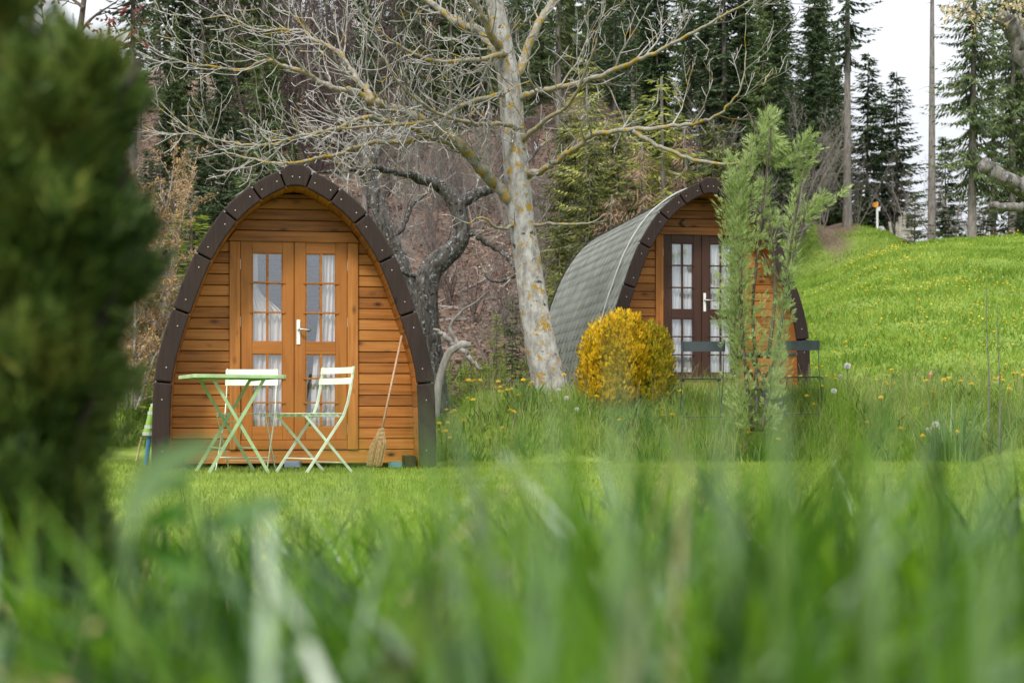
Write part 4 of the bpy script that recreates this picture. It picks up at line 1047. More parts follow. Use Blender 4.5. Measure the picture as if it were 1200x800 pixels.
# the wood on the slope: trees one cannot tell apart, copied with their parts
GR_L = 'spruces of the wood behind the cabins'
LB = 'tall dark spruce standing among many in the wood on the slope behind the cabins'
rf = random.Random(77)
def row(px0, px1, step, Y0, Y1, kinds, top0, top1, wide=(.85, 1.15)):
    px = px0
    while px < px1:
        if 788 < px < 832 and rf.random() < .75: px += step; continue
        plant(rf.choice(kinds), px + rf.uniform(-.4, .4) * step, rf.uniform(Y0, Y1), rf.uniform(top0, top1), label=LB, group=GR_L, wide=rf.uniform(*wide))
        px += step
row(690, 925, 17, 50, 60, ['dense', 'dense2', 'green', 'green', 'dense2'], -170, 10, (.85, 1.1))
row(700, 925, 26, 52, 62, ['bare_low', 'bare_low2'], -160, -20)
row(835, 990, 17, 62.5, 70, ['dense', 'green'], 20, 110)
row(430, 700, 22, 45, 52, ['dense', 'dense2', 'green', 'dense'], -190, -10)
row(440, 690, 30, 41, 47, ['bare_low', 'bare_low2', 'dense2'], -260, -60)
row(640, 770, 26, 42, 50, ['green', 'bare_low', 'bare_low2'], -120, 40)
row(150, 330, 17, 36, 48, ['bare_low', 'bare_low2', 'dense2', 'bare_low'], -260, -10)
row(186, 340, 24, 29, 36, ['dense', 'dense2', 'green'], -20, 130, (.9, 1.2))
row(176, 350, 19, 25, 30, ['young_dark', 'young_dark', 'young'], 165, 255, (1.1, 1.6))
row(440, 640, 42, 29, 38, ['bare_low', 'bare_low2'], -260, -120, (.6, .8))
row(330, 450, 26, 50, 62, ['bare_low', 'bare_low2', 'dense2', 'dense'], -110, 30)
row(170, 990, 26, 63, 76, ['dense', 'dense2', 'green'], -90, 40, (1.0, 1.3))
row(20, 150, 22, 48, 66, ['dense', 'bare_low2', 'dense2'], 10, 70)
row(-60, 10, 30, 50, 60, ['dense', 'green'], -60, 60)
row(1206, 1330, 24, 58, 70, ['green', 'dense2', 'weeping'], -100, 60)

# bare brush on the slope
def brush_mesh(seed, H, mat):
    g = TwigGrower(seed); r = np.random.default_rng(seed)
    for k in range(5):
        d = unit(np.array([r.normal(0, .22), r.normal(0, .22), 1.0]))
        pts = [np.array([r.normal(0, .1), r.normal(0, .1), 0])]
        for i in range(9): d = unit(d + r.normal(0, .10, 3) + np.array([0, 0, .05])); pts.append(pts[-1] + d * H / 9 * r.uniform(.7, 1.1))
        pts = np.array(pts); rad = np.linspace(.055, .012, len(pts)); g.mb.tube([tuple(p) for p in pts], list(rad), 4, False)
        g.along(pts, rad, .34, (.7, 1.7), 2, .5, .2, None, .4, .016, .22)
    me = bpy.data.meshes.new('crown'); me.from_pydata(g.mb.v, [], g.mb.f); me.materials.append(mat); return me
def copy_brush(me, px, Y, s, label, group):
    x = (px - 600) / F * Y; o = bpy.data.objects.new('bare_thicket', me); COL.objects.link(o)
    o.location = (x, Y, T(x, Y) - .1); o.rotation_euler = (0, 0, rf.uniform(0, 6.28)); o.scale = (s,) * 3; tag(o, label, 'bare tree', group); return o
bm = [brush_mesh(501, 5.5, M_brush), brush_mesh(502, 5.0, M_brush), brush_mesh(503, 6.0, M_brush2)]
for i in range(17):
    copy_brush(bm[i % 2], 262 + i * 13 + rf.uniform(-8, 8), rf.uniform(36, 47), rf.uniform(.7, 1.15), 'leafless purple-brown young tree among others like it on the slope over the orange-brown cabin', 'leafless young trees on the slope')
for (px, Y, s) in ((1062, 61, .5), (930, 54, .9), (900, 50, .9), (1120, 62, .8), (965, 58, .6), (860, 40, .6), (560, 33, .4), (470, 31, .45), (430, 33, .45), (1150, 64, .8), (1005, 60, .5)):
    copy_brush(bm[2], px, Y, s, 'pale grey leafless sapling standing between the conifers', 'pale leafless saplings')

for i in range(52):
    copy_brush(bm[2 if i % 3 else 0], rf.uniform(430, 730), rf.uniform(23.5, 40), rf.uniform(.14, .36), 'low leafless thicket among others on the brown slope between the cabins', 'low thickets on the brown slope')
for i in range(16):
    copy_brush(bm[2 if i % 3 else 0], rf.uniform(120, 215), rf.uniform(22.5, 34), rf.uniform(.14, .36), 'low leafless thicket on the slope between the dark conifer and the orange-brown cabin', 'low thickets by the conifer')
# fallen poles and dead sticks on the leaf litter
sm = MB(); r = random.Random(9)
for i in range(330):
    px = r.uniform(130, 760); Y = r.uniform(22.5, 52); x = (px - 600) / F * Y; z = T(x, Y)
    a = r.uniform(0, 6.28); L = r.choice([.3, .5, .8, 1.2, 2.0]) * r.uniform(.6, 1.2); d = Vector((math.cos(a), math.sin(a), 0))
    p1 = Vector((x, Y, z + .03)); q = p1 + d * L; q.z = T(q.x, q.y) + r.uniform(.03, .12)
    sm.tube([p1, (p1 + q) / 2 + Vector((0, 0, r.uniform(0, .05))), q], [r.uniform(.006, .02)] * 3, 4, False)
tag(sm.build('forest_litter', M_deadwood), 'dead sticks scattered over the brown leaf litter of the wooded slope', 'dead sticks', kind='stuff')
# leaf litter that lies loose on the slope
n = 60000; px = rng.uniform(120, 800, n); Y = rng.uniform(21, 50, n) ; x = (px - 600) / F * Y
keep = rng.random(n) < litter_amount(x, Y); x, Y = x[keep], Y[keep]; c = np.stack([x, Y, terrain(x, Y) + rng.uniform(0, .04, len(x))], 1)
d = unit(rng.normal(0, 1, c.shape) * [1, 1, .45]); V = diamonds(c, d, unit(rng.normal(0, .5, c.shape) + [0, 0, 1]), rng.uniform(.04, .13, len(c)), rng.uniform(.02, .06, len(c)))
tag(bulk('leaf_litter', V, quads_of(V), foliage('dry_leaves', [(.06, .04, .028), (.17, .115, .088), (.32, .235, .185)], 1.1, .15, .8, .6)), 'brown dry leaves covering the slope behind the cabins', 'leaf litter', kind='stuff')
# some green plants low on the slope foot
n = 3000; px = np.concatenate([rng.uniform(120, 200, 1300), rng.uniform(505, 660, 1700)]); Y = rng.uniform(20, 24, n); x = (px - 600) / F * Y
c = np.stack([x, Y, terrain(x, Y)], 1); V, Fc = blades(c, rng.uniform(.06, .3, n), rng.uniform(.012, .03, n), rng.uniform(0, 6.28, n), rng.uniform(.2, .9, n), 3)
F_weed = foliage('weed_leaves', [(.06, .11, .015), (.12, .19, .025), (.2, .27, .04)], 1.5, .4)
tag(bulk('weeds', V, Fc, F_weed), 'green weeds at the foot of the brown slope', 'weeds', kind='stuff')

# ------------------------------------------------------------------ garden shrubs
def clump_points(r, cl, n, shell=.45):
    """points in a list of ellipsoids (centre, radii), more of them near the surface; returns points and outward directions"""
    vol = np.array([a[1][0] * a[1][1] * a[1][2] for a in cl]) ** .7; pick = r.choice(len(cl), n, p=vol / vol.sum())
    d = unit(r.normal(0, 1, (n, 3))); rr = (shell + (1 - shell) * r.random(n) ** .6)
    c = np.array([a[0] for a in cl])[pick]; q = np.array([a[1] for a in cl])[pick]
    return c + d * q * rr[:, None], d

F_gold = foliage('golden_thuja', [(.08, .08, .008), (.40, .26, .008), (.80, .52, .014), (.92, .68, .06)], 4.5, .3, .5, .55)
F_goldgreen = foliage('greenish_thuja_sprays', [(.08, .11, .01), (.22, .21, .012), (.46, .34, .014), (.66, .44, .02)], 5, .3, .5, .55)  # greener sprays of the side lobe and the inner bush
M_stem = bark('shrub_stem', (.045, .036, .03), (.12, .098, .08), None, .6, None, 20, 5, (1, 1, .3), .5, .01)

def gold_bush():
    Y = 16.9; p0 = P(733, 486, Y); bz = T(p0[0], p0[1]); org = np.array([p0[0], p0[1], min(bz - .02, p0[2])])
    t = thing('golden_thuja_bush', 'rounded golden yellow thuja bush in front of the grey shingle roof', 'bush', tuple(org))
    b = MB()
    for (a, c) in ((-.12, .5), (.02, .6), (.22, .45), (.1, .5)): b.tube([(0, 0, 0), (a * .5, 0, c * .5), (a, .03, c)], [.03, .022, .01], 6)
    b.build('trunk', M_stem, t)
    k = Y / F
    def cl(l): return [((np.array([(px - 733) * k, dy, (486 - py) * k + .0])), np.array([rx * k, ry * k, rz * k])) for (px, py, dy, rx, ry, rz) in l]
    main = cl([(722, 425, 0, 42, 44, 58), (706, 450, .02, 32, 36, 42), (736, 420, .02, 30, 42, 54), (728, 395, 0, 30, 34, 30), (700, 420, 0, 22, 30, 36), (715, 462, -.05, 38, 36, 26)])
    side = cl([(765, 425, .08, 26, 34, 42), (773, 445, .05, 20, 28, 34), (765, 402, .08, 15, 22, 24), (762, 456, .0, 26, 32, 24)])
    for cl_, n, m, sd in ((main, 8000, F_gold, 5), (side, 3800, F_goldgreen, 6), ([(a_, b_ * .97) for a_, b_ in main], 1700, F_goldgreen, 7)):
        r = np.random.default_rng(sd); c, d = clump_points(r, cl_, n, .62); c[:, 2] = np.maximum(c[:, 2], .02)
        gap = np.sin(c[:, 0] * 31 + 2 * np.sin(c[:, 2] * 17)) + np.sin(c[:, 2] * 27 + 3 * np.sin(c[:, 0] * 13 + c[:, 1] * 19)) + np.sin(c[:, 1] * 29); ok = gap > -1.35; c, d = c[ok], d[ok]; n = len(c); c = c + d * (.010 * gap[ok])[:, None]
        dd = unit(d * [.38, .38, .2] + np.array([0, 0, .8]) + r.normal(0, .17, c.shape)); nn = unit(d + r.normal(0, .35, c.shape))
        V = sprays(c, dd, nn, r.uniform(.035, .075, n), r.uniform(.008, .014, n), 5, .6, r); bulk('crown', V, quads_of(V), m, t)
gold_bush()

F_jun = foliage('juniper_sprays', [(.12, .18, .05), (.24, .33, .10), (.38, .47, .18), (.52, .60, .29)], 2.6, .4, .5, .5)
def juniper():
    Y = 15.9; p0 = P(888, 505, Y); bz = T(p0[0], p0[1]); org = np.array([p0[0], p0[1], bz - .03]); r = np.random.default_rng(12)
    t = thing('juniper_tree', 'loose feathery light green juniper with two stems in front of the red-brown cabin', 'juniper', tuple(org))
    stems = [[(882, 505), (874, 440), (869, 380), (868, 320), (872, 260), (876, 210), (874, 190), (880, 183), (896, 182), (912, 186)],
             [(892, 505), (902, 450), (914, 390), (922, 330), (928, 280), (936, 230), (944, 190), (950, 160)],
             [(886, 505), (886, 430), (882, 360), (890, 280), (896, 220), (902, 170), (904, 140)],
             [(900, 420), (908, 350), (906, 290), (900, 250)], [(930, 290), (945, 250), (958, 236), (972, 228)]]
    b = MB()
    for s in stems:
        q = np.array([P(a, c, Y + .06 * math.sin(i + s[0][0])) - org for i, (a, c) in enumerate(s)]); q, rr = smooth_path(q, np.linspace(.022, .005, len(q)), 5); b.tube([tuple(a) for a in q], list(rr), 7)
    # dead bare tips
    for s in ([(888, 182), (884, 150), (872, 124), (862, 120)], [(904, 150), (898, 126), (894, 116)], [(880, 230), (872, 212), (884, 200)], [(915, 330), (902, 312), (894, 296)], [(938, 200), (950, 196), (968, 186)]):
        q = np.array([P(a, c, Y) - org for (a, c) in s]); q, rr = smooth_path(q, np.linspace(.012, .004, len(q)), 4); b.tube([tuple(a) for a in q], list(rr), 5)
    b.build('trunk', M_stem, t, smooth_sh=True)
    # sprays follow these shoots: (px, py) from - to, thickness in px, count
    shoots = [((872, 500), (866, 400), 22, 900), ((866, 400), (864, 300), 28, 1700), ((866, 300), (866, 215), 25, 1500), ((862, 230), (852, 182), 10, 220), ((872, 210), (884, 170), 13, 300), ((884, 170), (905, 132), 12, 380), ((900, 160), (922, 176), 12, 300), ((890, 178), (912, 190), 9, 220),
              ((922, 200), (950, 158), 11, 320), ((932, 210), (958, 172), 8, 180), ((900, 500), (914, 400), 18, 700), ((914, 400), (926, 300), 15, 560), ((926, 300), (930, 240), 10, 260), ((930, 240), (940, 190), 9, 200), ((938, 262), (966, 228), 10, 260), ((952, 250), (992, 222), 5, 90), ((900, 330), (908, 250), 8, 190), ((884, 300), (898, 235), 9, 200), ((850, 300), (848, 240), 8, 130), ((850, 400), (846, 340), 8, 130), ((888, 440), (892, 350), 14, 260), ((880, 240), (896, 214), 10, 180)]
    C, D = [], []
    for (a, e, th, n) in shoots:
        n = int(n * .5); s = r.random(n); A = P(*a, Y) - org; E = P(*e, Y) - org; ax = unit(E - A)
        off = r.normal(0, 1, (n, 3)) * (th * .36 / F * Y) * (.75 + .35 * np.sin(s * 19 + a[0]))[:, None]; c = A + (E - A) * s[:, None] + off
        C.append(c); D.append(unit(ax * .9 + unit(off) * .75 + r.normal(0, .22, c.shape)))
    c = np.concatenate(C); d = np.concatenate(D); nn = unit(r.normal(0, 1, c.shape)); n = len(c)
    V = sprays(c, d, nn, r.uniform(.045, .11, n), r.uniform(.0045, .008, n), 7, .6, r); bulk('crown', V, quads_of(V), F_jun, t)
juniper()

F_yew = foliage('near_conifer_sprays', [(.005, .016, .005), (.030, .066, .012), (.085, .145, .024), (.16, .20, .035), (.34, .25, .05)], 7, .25, .5, .4)
def near_conifer():
    Y = 1.6; k = Y / F; p0 = P(40, 700, Y); org = np.array([p0[0], p0[1] + .05, 0]); r = np.random.default_rng(4)
    t = thing('conifer_shrub', 'dark green conifer shrub close to the camera, out of focus', 'shrub', tuple(org))
    b = MB(); b.tube([(0, 0, 0), (-.02, .02, .35), (-.04, 0, .6), (-.05, .02, .85)], [.026, .022, .015, .006], 8)
    for (px, py) in ((165, 70), (150, 200), (140, 330), (120, 430), (110, 540), (60, 60), (-30, 200)):
        e = P(px, py, Y) - org; b.tube([(0 - .03, 0, max(.1, e[2] - .35)), tuple(e * .5 + np.array([-.01, 0, (e[2] - .2) * .5])), tuple(e)], [.012, .008, .003], 5)
    b.build('trunk', M_stem, t)
    L = [(6, 90, 40, 60), (0, -40, 40, 80), (50, 190, 62, 60), (116, 152, 30, 26), (142, 124, 18, 18), (154, 104, 10, 12), (112, 205, 40, 44), (84, 260, 66, 70), (130, 265, 26, 60), (84, 340, 62, 70), (124, 345, 24, 46), (74, 430, 58, 64), (112, 440, 24, 42), (54, 520, 56, 50), (88, 525, 26, 34), (24, 590, 52, 46), (-40, 200, 80, 200), (-50, 450, 80, 150), (0, 320, 80, 110), (52, 630, 50, 44), (84, 600, 34, 40), (30, 690, 66, 50), (92, 660, 34, 40)]
    cl = [(np.array([(px - 628) * k, Y, EYE + (HOR - py) * k]) - org + np.array([0, r.uniform(-.05, .05), 0]), np.array([rx * k, max(.1, rx * k), rz * k])) for (px, py, rx, rz) in L]
    n = 16000; c, d = clump_points(r, cl, n, .4)
    # shoots that stick out beyond the body
    sc, sd = [], []
    m = 230; b0, bd = clump_points(r, cl, m, .9)
    for q in range(m):
        ax = unit(bd[q] * .8 + np.array([0, 0, .8]) + r.normal(0, .25, 3)); Ls = r.uniform(.02, .06); tt = r.random(34)
        sc.append(b0[q] + ax * (Ls * tt)[:, None] + r.normal(0, .006, (34, 3))); sd.append(np.repeat(ax[None], 34, 0))
    c = np.concatenate([c] + sc); d = np.concatenate([d] + sd); ok = c[:, 2] > .02; c, d = c[ok], d[ok]; n = len(c)
    dd = unit(d * [.6, .6, .3] + np.array([0.0, 0, .8]) + r.normal(0, .3, c.shape)); nn = unit(d + r.normal(0, .5, c.shape))
    V = sprays(c, dd, nn, r.uniform(.022, .048, n), r.uniform(.0026, .005, n), 5, .6, r); bulk('crown', V, quads_of(V), F_yew, t)
near_conifer()

def red_tree():
    Y = 9.5; p0 = P(60, 640, Y); org = np.array([p0[0], p0[1], 0]); r = np.random.default_rng(8); g = TwigGrower(71)
    t = thing('red_leaved_tree', 'young tree with dark red leaves showing over the top of the dark conifer', 'tree', tuple(org))
    q = np.array([P(a, c, Y) - org for a, c in ((60, 660), (62, 400), (70, 200), (84, 90), (96, 20), (104, -60))]); q, rr = smooth_path(q, np.linspace(.045, .01, 6), 6)
    b = MB(); b.tube([tuple(a) for a in q], list(rr), 8); b.build('trunk', M_stem, t, smooth_sh=True)
    ends = []
    for (p) in ([(78, 130), (100, 80), (128, 50), (150, 36)], [(90, 60), (112, 62), (132, 58)], [(92, 40), (110, 20), (134, 4)], [(84, 90), (60, 60), (50, 20)], [(84, 100), (100, 100), (112, 84)], [(98, 10), (76, -10), (60, -40)]):
        q = np.array([P(a, c, Y + r.uniform(-.1, .1)) - org for a, c in p]); q, rr = smooth_path(q, np.linspace(.012, .004, len(p)), 5); g.along(q, rr, .08, (.1, .25), 1, .2); g.mb.tube([tuple(a) for a in q], list(rr), 5)
    g.mb.build('branches', M_stem, t)
    tips = np.array(g.tips); c = np.repeat(tips, 2, 0) + r.normal(0, .03, (len(tips) * 2, 3)); d = unit(r.normal(0, .7, c.shape) + [0, 0, -.4]); nn = unit(r.normal(0, 1, c.shape))
    V = diamonds(c, d, nn, r.uniform(.03, .055, len(c)), r.uniform(.016, .03, len(c))); bulk('crown', V, quads_of(V), foliage('dark_red_leaves', [(.07, .015, .015), (.16, .03, .025), (.34, .07, .05)], 3, .4), t)
red_tree()

# ------------------------------------------------------------------ knoll: waymark post, stakes, stumps
def on_ground(px, Y): x = (px - 600) / F * Y; return np.array([x, Y, T(x, Y)])
Yk = 60.3
o = on_ground(1028, Yk); t = thing('waymark_post', 'slim white post with a small orange sign on the knoll', 'signpost', tuple(o))
m = MB(); m.tube([(0, 0, -.1), (0, 0, 1.12)], .045, 8); m.build('post', M_white, t)
m = MB(); m.prism([(-.20, .98), (-.14, .92), (.03, .92), (.03, 1.10), (-.14, 1.10), (-.20, 1.04)], -.062, -.048); m.build('sign_panel', plain('orange_sign', (.75, .30, .02), .4, 0, .05), t)
m = MB(); m.box(.0, .10, -.06, -.046, .78, .90); m.build('marker_plate', M_white, t)
o = on_ground(1044, Yk); t = thing('stake', 'short pale leaning stake beside the tall jagged stump', 'stake', tuple(o)); m = MB(); m.bar((.03, 0, -.05), (-.05, 0, .46), .10, .09, (1, 0, 0)); m.bar((-.05, 0, .46), (-.056, 0, .50), .07, .06, (1, 0, 0)); m.build('post', M_deadwood, t, bevel=.01)
o = on_ground(1033, Yk + .6); m = MB(); r = random.Random(2)
bpy_rock = MB(); V = []; 
for i in range(7):
    for j in range(10):
        th = math.pi * i / 6; ph = 6.283 * j / 10; rr = r.uniform(.85, 1.1); V.append((.17 * rr * math.sin(th) * math.cos(ph), .14 * rr * math.sin(th) * math.sin(ph), .13 + .15 * rr * math.cos(th)))
bpy_rock.add(V, [(i * 10 + j, i * 10 + 10 + j, i * 10 + 10 + (j + 1) % 10, i * 10 + (j + 1) % 10) for i in range(6) for j in range(10)])
k = bpy_rock.build('boulder', plain('pale_stone', (.5, .48, .46), .9, 0, .2, 8, .4), None, smooth_sh=True); k.location = o; tag(k, 'small pale boulder at the foot of the waymark post', 'boulder')

def stump(px, Y, h, rad, label, seed, jag, hollow=False, extra=()):
    o = on_ground(px, Y); t = thing('tree_stump', label, 'tree stump', tuple(o)); r = random.Random(seed)
    def body(cx, rad, h, jag):
        n = 16; V = []; Fs = []; lv = 6
        tops = [h * (1 - jag * abs(math.sin(k * 1.7 + seed)) * r.uniform(.4, 1)) for k in range(n)]
        for i in range(lv):
            q = i / (lv - 1)
            for k in range(n):
                a = 6.283 * k / n; rr = rad * (1.35 - .45 * min(1, q * 2.5) - .12 * q) * (1 + .12 * math.sin(3 * a + seed) + r.uniform(-.05, .05)); V.append((cx + rr * math.cos(a), rr * math.sin(a), -.1 + q * (tops[k] + .1)))
        for i in range(lv - 1):
            for k in range(n): k2 = (k + 1) % n; Fs.append((i * n + k, i * n + k2, (i + 1) * n + k2, (i + 1) * n + k))
        V.append((cx, 0, min(tops) * .9)); Fs += [((lv - 1) * n + k, (lv - 1) * n + (k + 1) % n, lv * n) for k in range(n)]
        return V, Fs
    b = MB()
    for a in [(0, rad, h, jag)] + list(extra): b.add(*body(*a))
    b.build('trunk', M_deadwood, t)
    if hollow:
        b = MB(); b.add([(-.10, -rad * 1.04, h * .3), (.12, -rad * 1.06, h * .25), (.15, -rad * .98, h * .72), (.03, -rad * .96, h * .9), (-.06, -rad * .98, h * .6)], [(0, 1, 2, 3, 4)]); b.build('bare_heartwood', plain('orange_heartwood', (.5, .24, .10), .8, 0, .25, 10), t)
    return t
stump(1057, 59.6, 1.05, .17, 'tall jagged grey stump with splintered points on the knoll', 3, .55, False, ((-.16, .10, .75, .4), (.26, .15, .5, .3)))
stump(1081, 52.5, .85, .26, 'pale stump with an orange patch near its top at the edge of the meadow crest', 5, .22, True)

# ------------------------------------------------------------------ grasses
F_lawn = foliage('short_lawn_grass', [(.13, .20, .024), (.23, .32, .05), (.35, .42, .09)], .8, .35, .6, .5, .2)
F_meadow = foliage('meadow_grass', [(.08, .15, .018), (.19, .30, .034), (.33, .42, .08)], .7, .35, .6, .3, .2)
F_bank = foliage('bank_grass', [(.08, .16, .018), (.18, .29, .04), (.29, .38, .08), (.44, .46, .18)], 1.2, .4, .55, .55, .3)
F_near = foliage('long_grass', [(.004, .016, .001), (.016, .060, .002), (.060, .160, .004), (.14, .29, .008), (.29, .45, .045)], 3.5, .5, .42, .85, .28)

def fan(n, Y0, Y1, p0, p1, power=1.0):
    """points spread evenly over the ground seen between two pixel columns"""
    Y = np.sqrt(rng.uniform(Y0 ** 2, Y1 ** 2, n)) if power == 1 else Y0 + (Y1 - Y0) * rng.random(n) ** power
    px = rng.uniform(p0, p1, n); return (px - 600) / F * Y, Y, px

# mown lawn
x, Y, px = fan(70000, 3.4, 16.6, -40, 1240); keep = ~((Y > 13.9) & (x < -.65) & (x > -3.1)) & ((Y < 15.9) | (x < -1)); x, Y = x[keep], Y[keep]; n = len(x)
V, Fc = blades(np.stack([x, Y, terrain(x, Y) - .012], 1), rng.uniform(.02, .05, n), rng.uniform(.004, .008, n), rng.uniform(0, 6.28, n), rng.uniform(.1, .8, n), 2)
tag(bulk('lawn_grass', V, Fc, F_lawn), 'short mown lawn in front of the cabins', 'grass', kind='stuff')
# meadow hill
x1, Y1, _ = fan(60000, 19, 46, 925, 1240); x2, Y2, _ = fan(26000, 44, 61.5, 925, 1100); x = np.concatenate([x1, x2]); Y = np.concatenate([Y1, Y2])
keep = rng.random(len(x)) > litter_amount(x, Y); x, Y = x[keep], Y[keep]; n = len(x)
V, Fc = blades(np.stack([x, Y, terrain(x, Y) - .02], 1), rng.uniform(.05, .14, n) * (1 + .5 * np.sin(x * 2.3) * np.sin(Y * 1.9)), rng.uniform(.014, .03, n), rng.uniform(0, 6.28, n), rng.uniform(.2, .9, n), 2)
tag(bulk('meadow_grass', V, Fc, F_meadow), 'bright green meadow grass on the hill beside the red-brown cabin', 'grass', kind='stuff')
# rough grass on the bank
x, Y, px = fan(34000, 15.7, 19.3, 490, 1240); keep = (x > -.95) & (Y > 15.75 - .3 * np.sin(x * 1.7) - .18 * np.sin(x * 4.1) + rng.normal(0, .08, len(x))) & ~((Y > 18.3) & (x > 1.0) & (x < 3.5)); x, Y, px = x[keep], Y[keep], px[keep]; n = len(x)
tuft = .5 + .5 * np.sin(x * 3.1 + 1) * np.sin(Y * 2.7 + x) ; front = smooth(18.4, 16.0, Y) if False else 1 - smooth(16.3, 18.2, Y)
h = rng.uniform(.09, .26, n) * (.7 + .7 * tuft) * (.75 + .45 * smooth(640, 700, px) + .22 * smooth(770, 820, px) * (1 - smooth(960, 1010, px)))
V, Fc = blades(np.stack([x, Y, terrain(x, Y) - .015], 1), h, rng.uniform(.005, .012, n), rng.uniform(0, 6.28, n), rng.uniform(.1, .8, n), 3)
tag(bulk('bank_grass', V, Fc, F_bank), 'rough uncut grass on the low bank round the golden bush', 'grass', kind='stuff')
n = 5200; x, Y, px = fan(n, 15.7, 18.6, 500, 1240); cl = np.sin(x * 5.3 + 1.2) + np.sin(Y * 6.1 + x * 2.2) + .6 * np.sin(x * 11); keep = (x > -.95) & (cl > .35); x, Y, cl = x[keep], Y[keep], cl[keep]; n = len(x)
V, Fc = blades(np.stack([x, Y, terrain(x, Y) - .01], 1), rng.uniform(.12, .30, n) * (.6 + .3 * cl), rng.uniform(.014, .034, n), rng.uniform(0, 6.28, n), rng.uniform(.2, .95, n), 4)
tag(bulk('bank_herbs', V, Fc, foliage('herb_leaves', [(.035, .085, .012), (.08, .165, .022), (.16, .26, .04)], 2.2, .35, .5, .5, .4)), 'broad leaved herbs in patches through the rough grass of the bank', 'herbs', kind='stuff')
n = 2600; x, Y, px = fan(n, 14.2, 16.0, 500, 1240); cl = np.sin(x * 6.3 + .7) + np.sin(Y * 5.1 + x * 3.2); keep = (x > -.6) & (rng.random(n) < smooth(14.2, 16.0, Y) ** 1.5) & (cl > .1); x, Y = x[keep], Y[keep]; n = len(x)
V, Fc = blades(np.stack([x, Y, terrain(x, Y) - .015], 1), rng.uniform(.05, .17, n), rng.uniform(.005, .012, n), rng.uniform(0, 6.28, n), rng.uniform(.2, .9, n), 3)
tag(bulk('edge_tufts', V, Fc, F_bank), 'loose tufts of longer grass along the uneven edge of the mown lawn', 'grass', kind='stuff')
# seed heads and thin stalks over the bank
n = 1500; x, Y, px = fan(n, 15.8, 18.5, 560, 1240); keep = x > -.6; x, Y = x[keep], Y[keep]; n = len(x)
V, Fc = blades(np.stack([x, Y, terrain(x, Y)], 1), rng.uniform(.25, .5, n), rng.uniform(.003, .006, n), rng.uniform(0, 6.28, n), rng.uniform(.05, .5, n), 4, tipw=.6)
tag(bulk('grass_stalks', V, Fc, foliage('straw_stalks', [(.16, .17, .06), (.28, .26, .12), (.4, .36, .2)], 2, .35)), 'thin pale grass stalks on the low bank', 'grass', kind='stuff')

# long grass close to the camera
def near_grass(n, Y0, Y1, p0, p1, top0, top1, wid, lean=(.1, .75), power=1.0, segs=7):
    x, Y, px = fan(n, Y0, Y1, p0, p1, power)
    lim = np.interp(px, [0, 120, 250, 400, 560, 680, 760, 900, 1050, 1200], [600, 575, 572, 574, 566, 540, 520, 530, 532, 520])
    top = lim + rng.gamma(1.3, 40, len(x)) + rng.uniform(top0, top1, len(x))
    h = np.clip(EYE + (HOR - top) / F * Y, .05, .7)
    le = rng.uniform(*lean, len(x)); h2 = h / (1 - .35 * le)
    return blades(np.stack([x, Y, np.full(len(x), -.01)], 1), h2, rng.uniform(*wid, len(x)), rng.uniform(0, 6.28, len(x)), le, segs)
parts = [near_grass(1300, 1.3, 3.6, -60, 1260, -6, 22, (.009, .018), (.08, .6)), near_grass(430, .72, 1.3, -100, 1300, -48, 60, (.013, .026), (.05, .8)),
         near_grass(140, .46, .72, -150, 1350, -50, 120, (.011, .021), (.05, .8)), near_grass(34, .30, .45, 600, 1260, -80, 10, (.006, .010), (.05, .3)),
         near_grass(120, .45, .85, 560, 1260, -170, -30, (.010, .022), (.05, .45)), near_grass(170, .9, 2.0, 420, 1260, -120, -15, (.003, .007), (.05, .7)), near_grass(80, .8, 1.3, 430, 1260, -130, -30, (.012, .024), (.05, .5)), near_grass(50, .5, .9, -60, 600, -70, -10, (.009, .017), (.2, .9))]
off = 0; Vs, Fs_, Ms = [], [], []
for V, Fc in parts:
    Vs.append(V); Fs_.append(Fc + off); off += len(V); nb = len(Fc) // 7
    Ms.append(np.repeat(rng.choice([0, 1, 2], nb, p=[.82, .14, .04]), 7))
F_skysheen = foliage('blue_green_sheen_blades', [(.03, .08, .03), (.09, .17, .08), (.20, .31, .16), (.36, .47, .29)], 4, .25, .32, .8, .7)  # sky sheen on some blades put into their blue-green colour, besides real gloss
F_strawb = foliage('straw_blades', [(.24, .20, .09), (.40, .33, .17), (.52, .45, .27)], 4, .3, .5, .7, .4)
tag(bulk('long_grass', np.concatenate(Vs), np.concatenate(Fs_), None, None, False, [F_near, F_skysheen, F_strawb], np.concatenate(Ms)), 'long green grass close to the camera, out of focus', 'grass', kind='stuff')

# single tall blades that stand up before the lens, each one its own plant
def tall_blade(px, top, Y, w, lean_px, label, mat=None, segs=14):
    x = (px - 600) / F * Y; h = EYE + (HOR - top) / F * Y; dx = lean_px / F * Y
    Vv = []; 
    for k in range(segs + 1):
        q = k / segs; c = np.array([x + dx * q ** 2.2, Y + .02 * q * q, h * q]); hw = w / 2 * (1 - q ** 2.6) + .0004
        Vv += [c + [-hw, 0, 0], c + [0, .18 * w, 0], c + [hw, 0, 0]]
    Fv = []
    for k in range(segs): a = k * 3; Fv += [(a, a + 1, a + 4, a + 3), (a + 1, a + 2, a + 5, a + 4)]
    mb = MB(); mb.add(Vv, Fv); o = mb.build('grass_blade', mat or F_near, None, smooth_sh=True)
    return tag(o, label, 'grass blade', 'single blades before the lens')
F_pale = foliage('pale_blade', [(.13, .23, .08), (.20, .31, .13), (.28, .38, .20)], 8, .45)
F_rich = foliage('rich_blade', [(.06, .15, .02), (.12, .24, .03)], 8, .45)
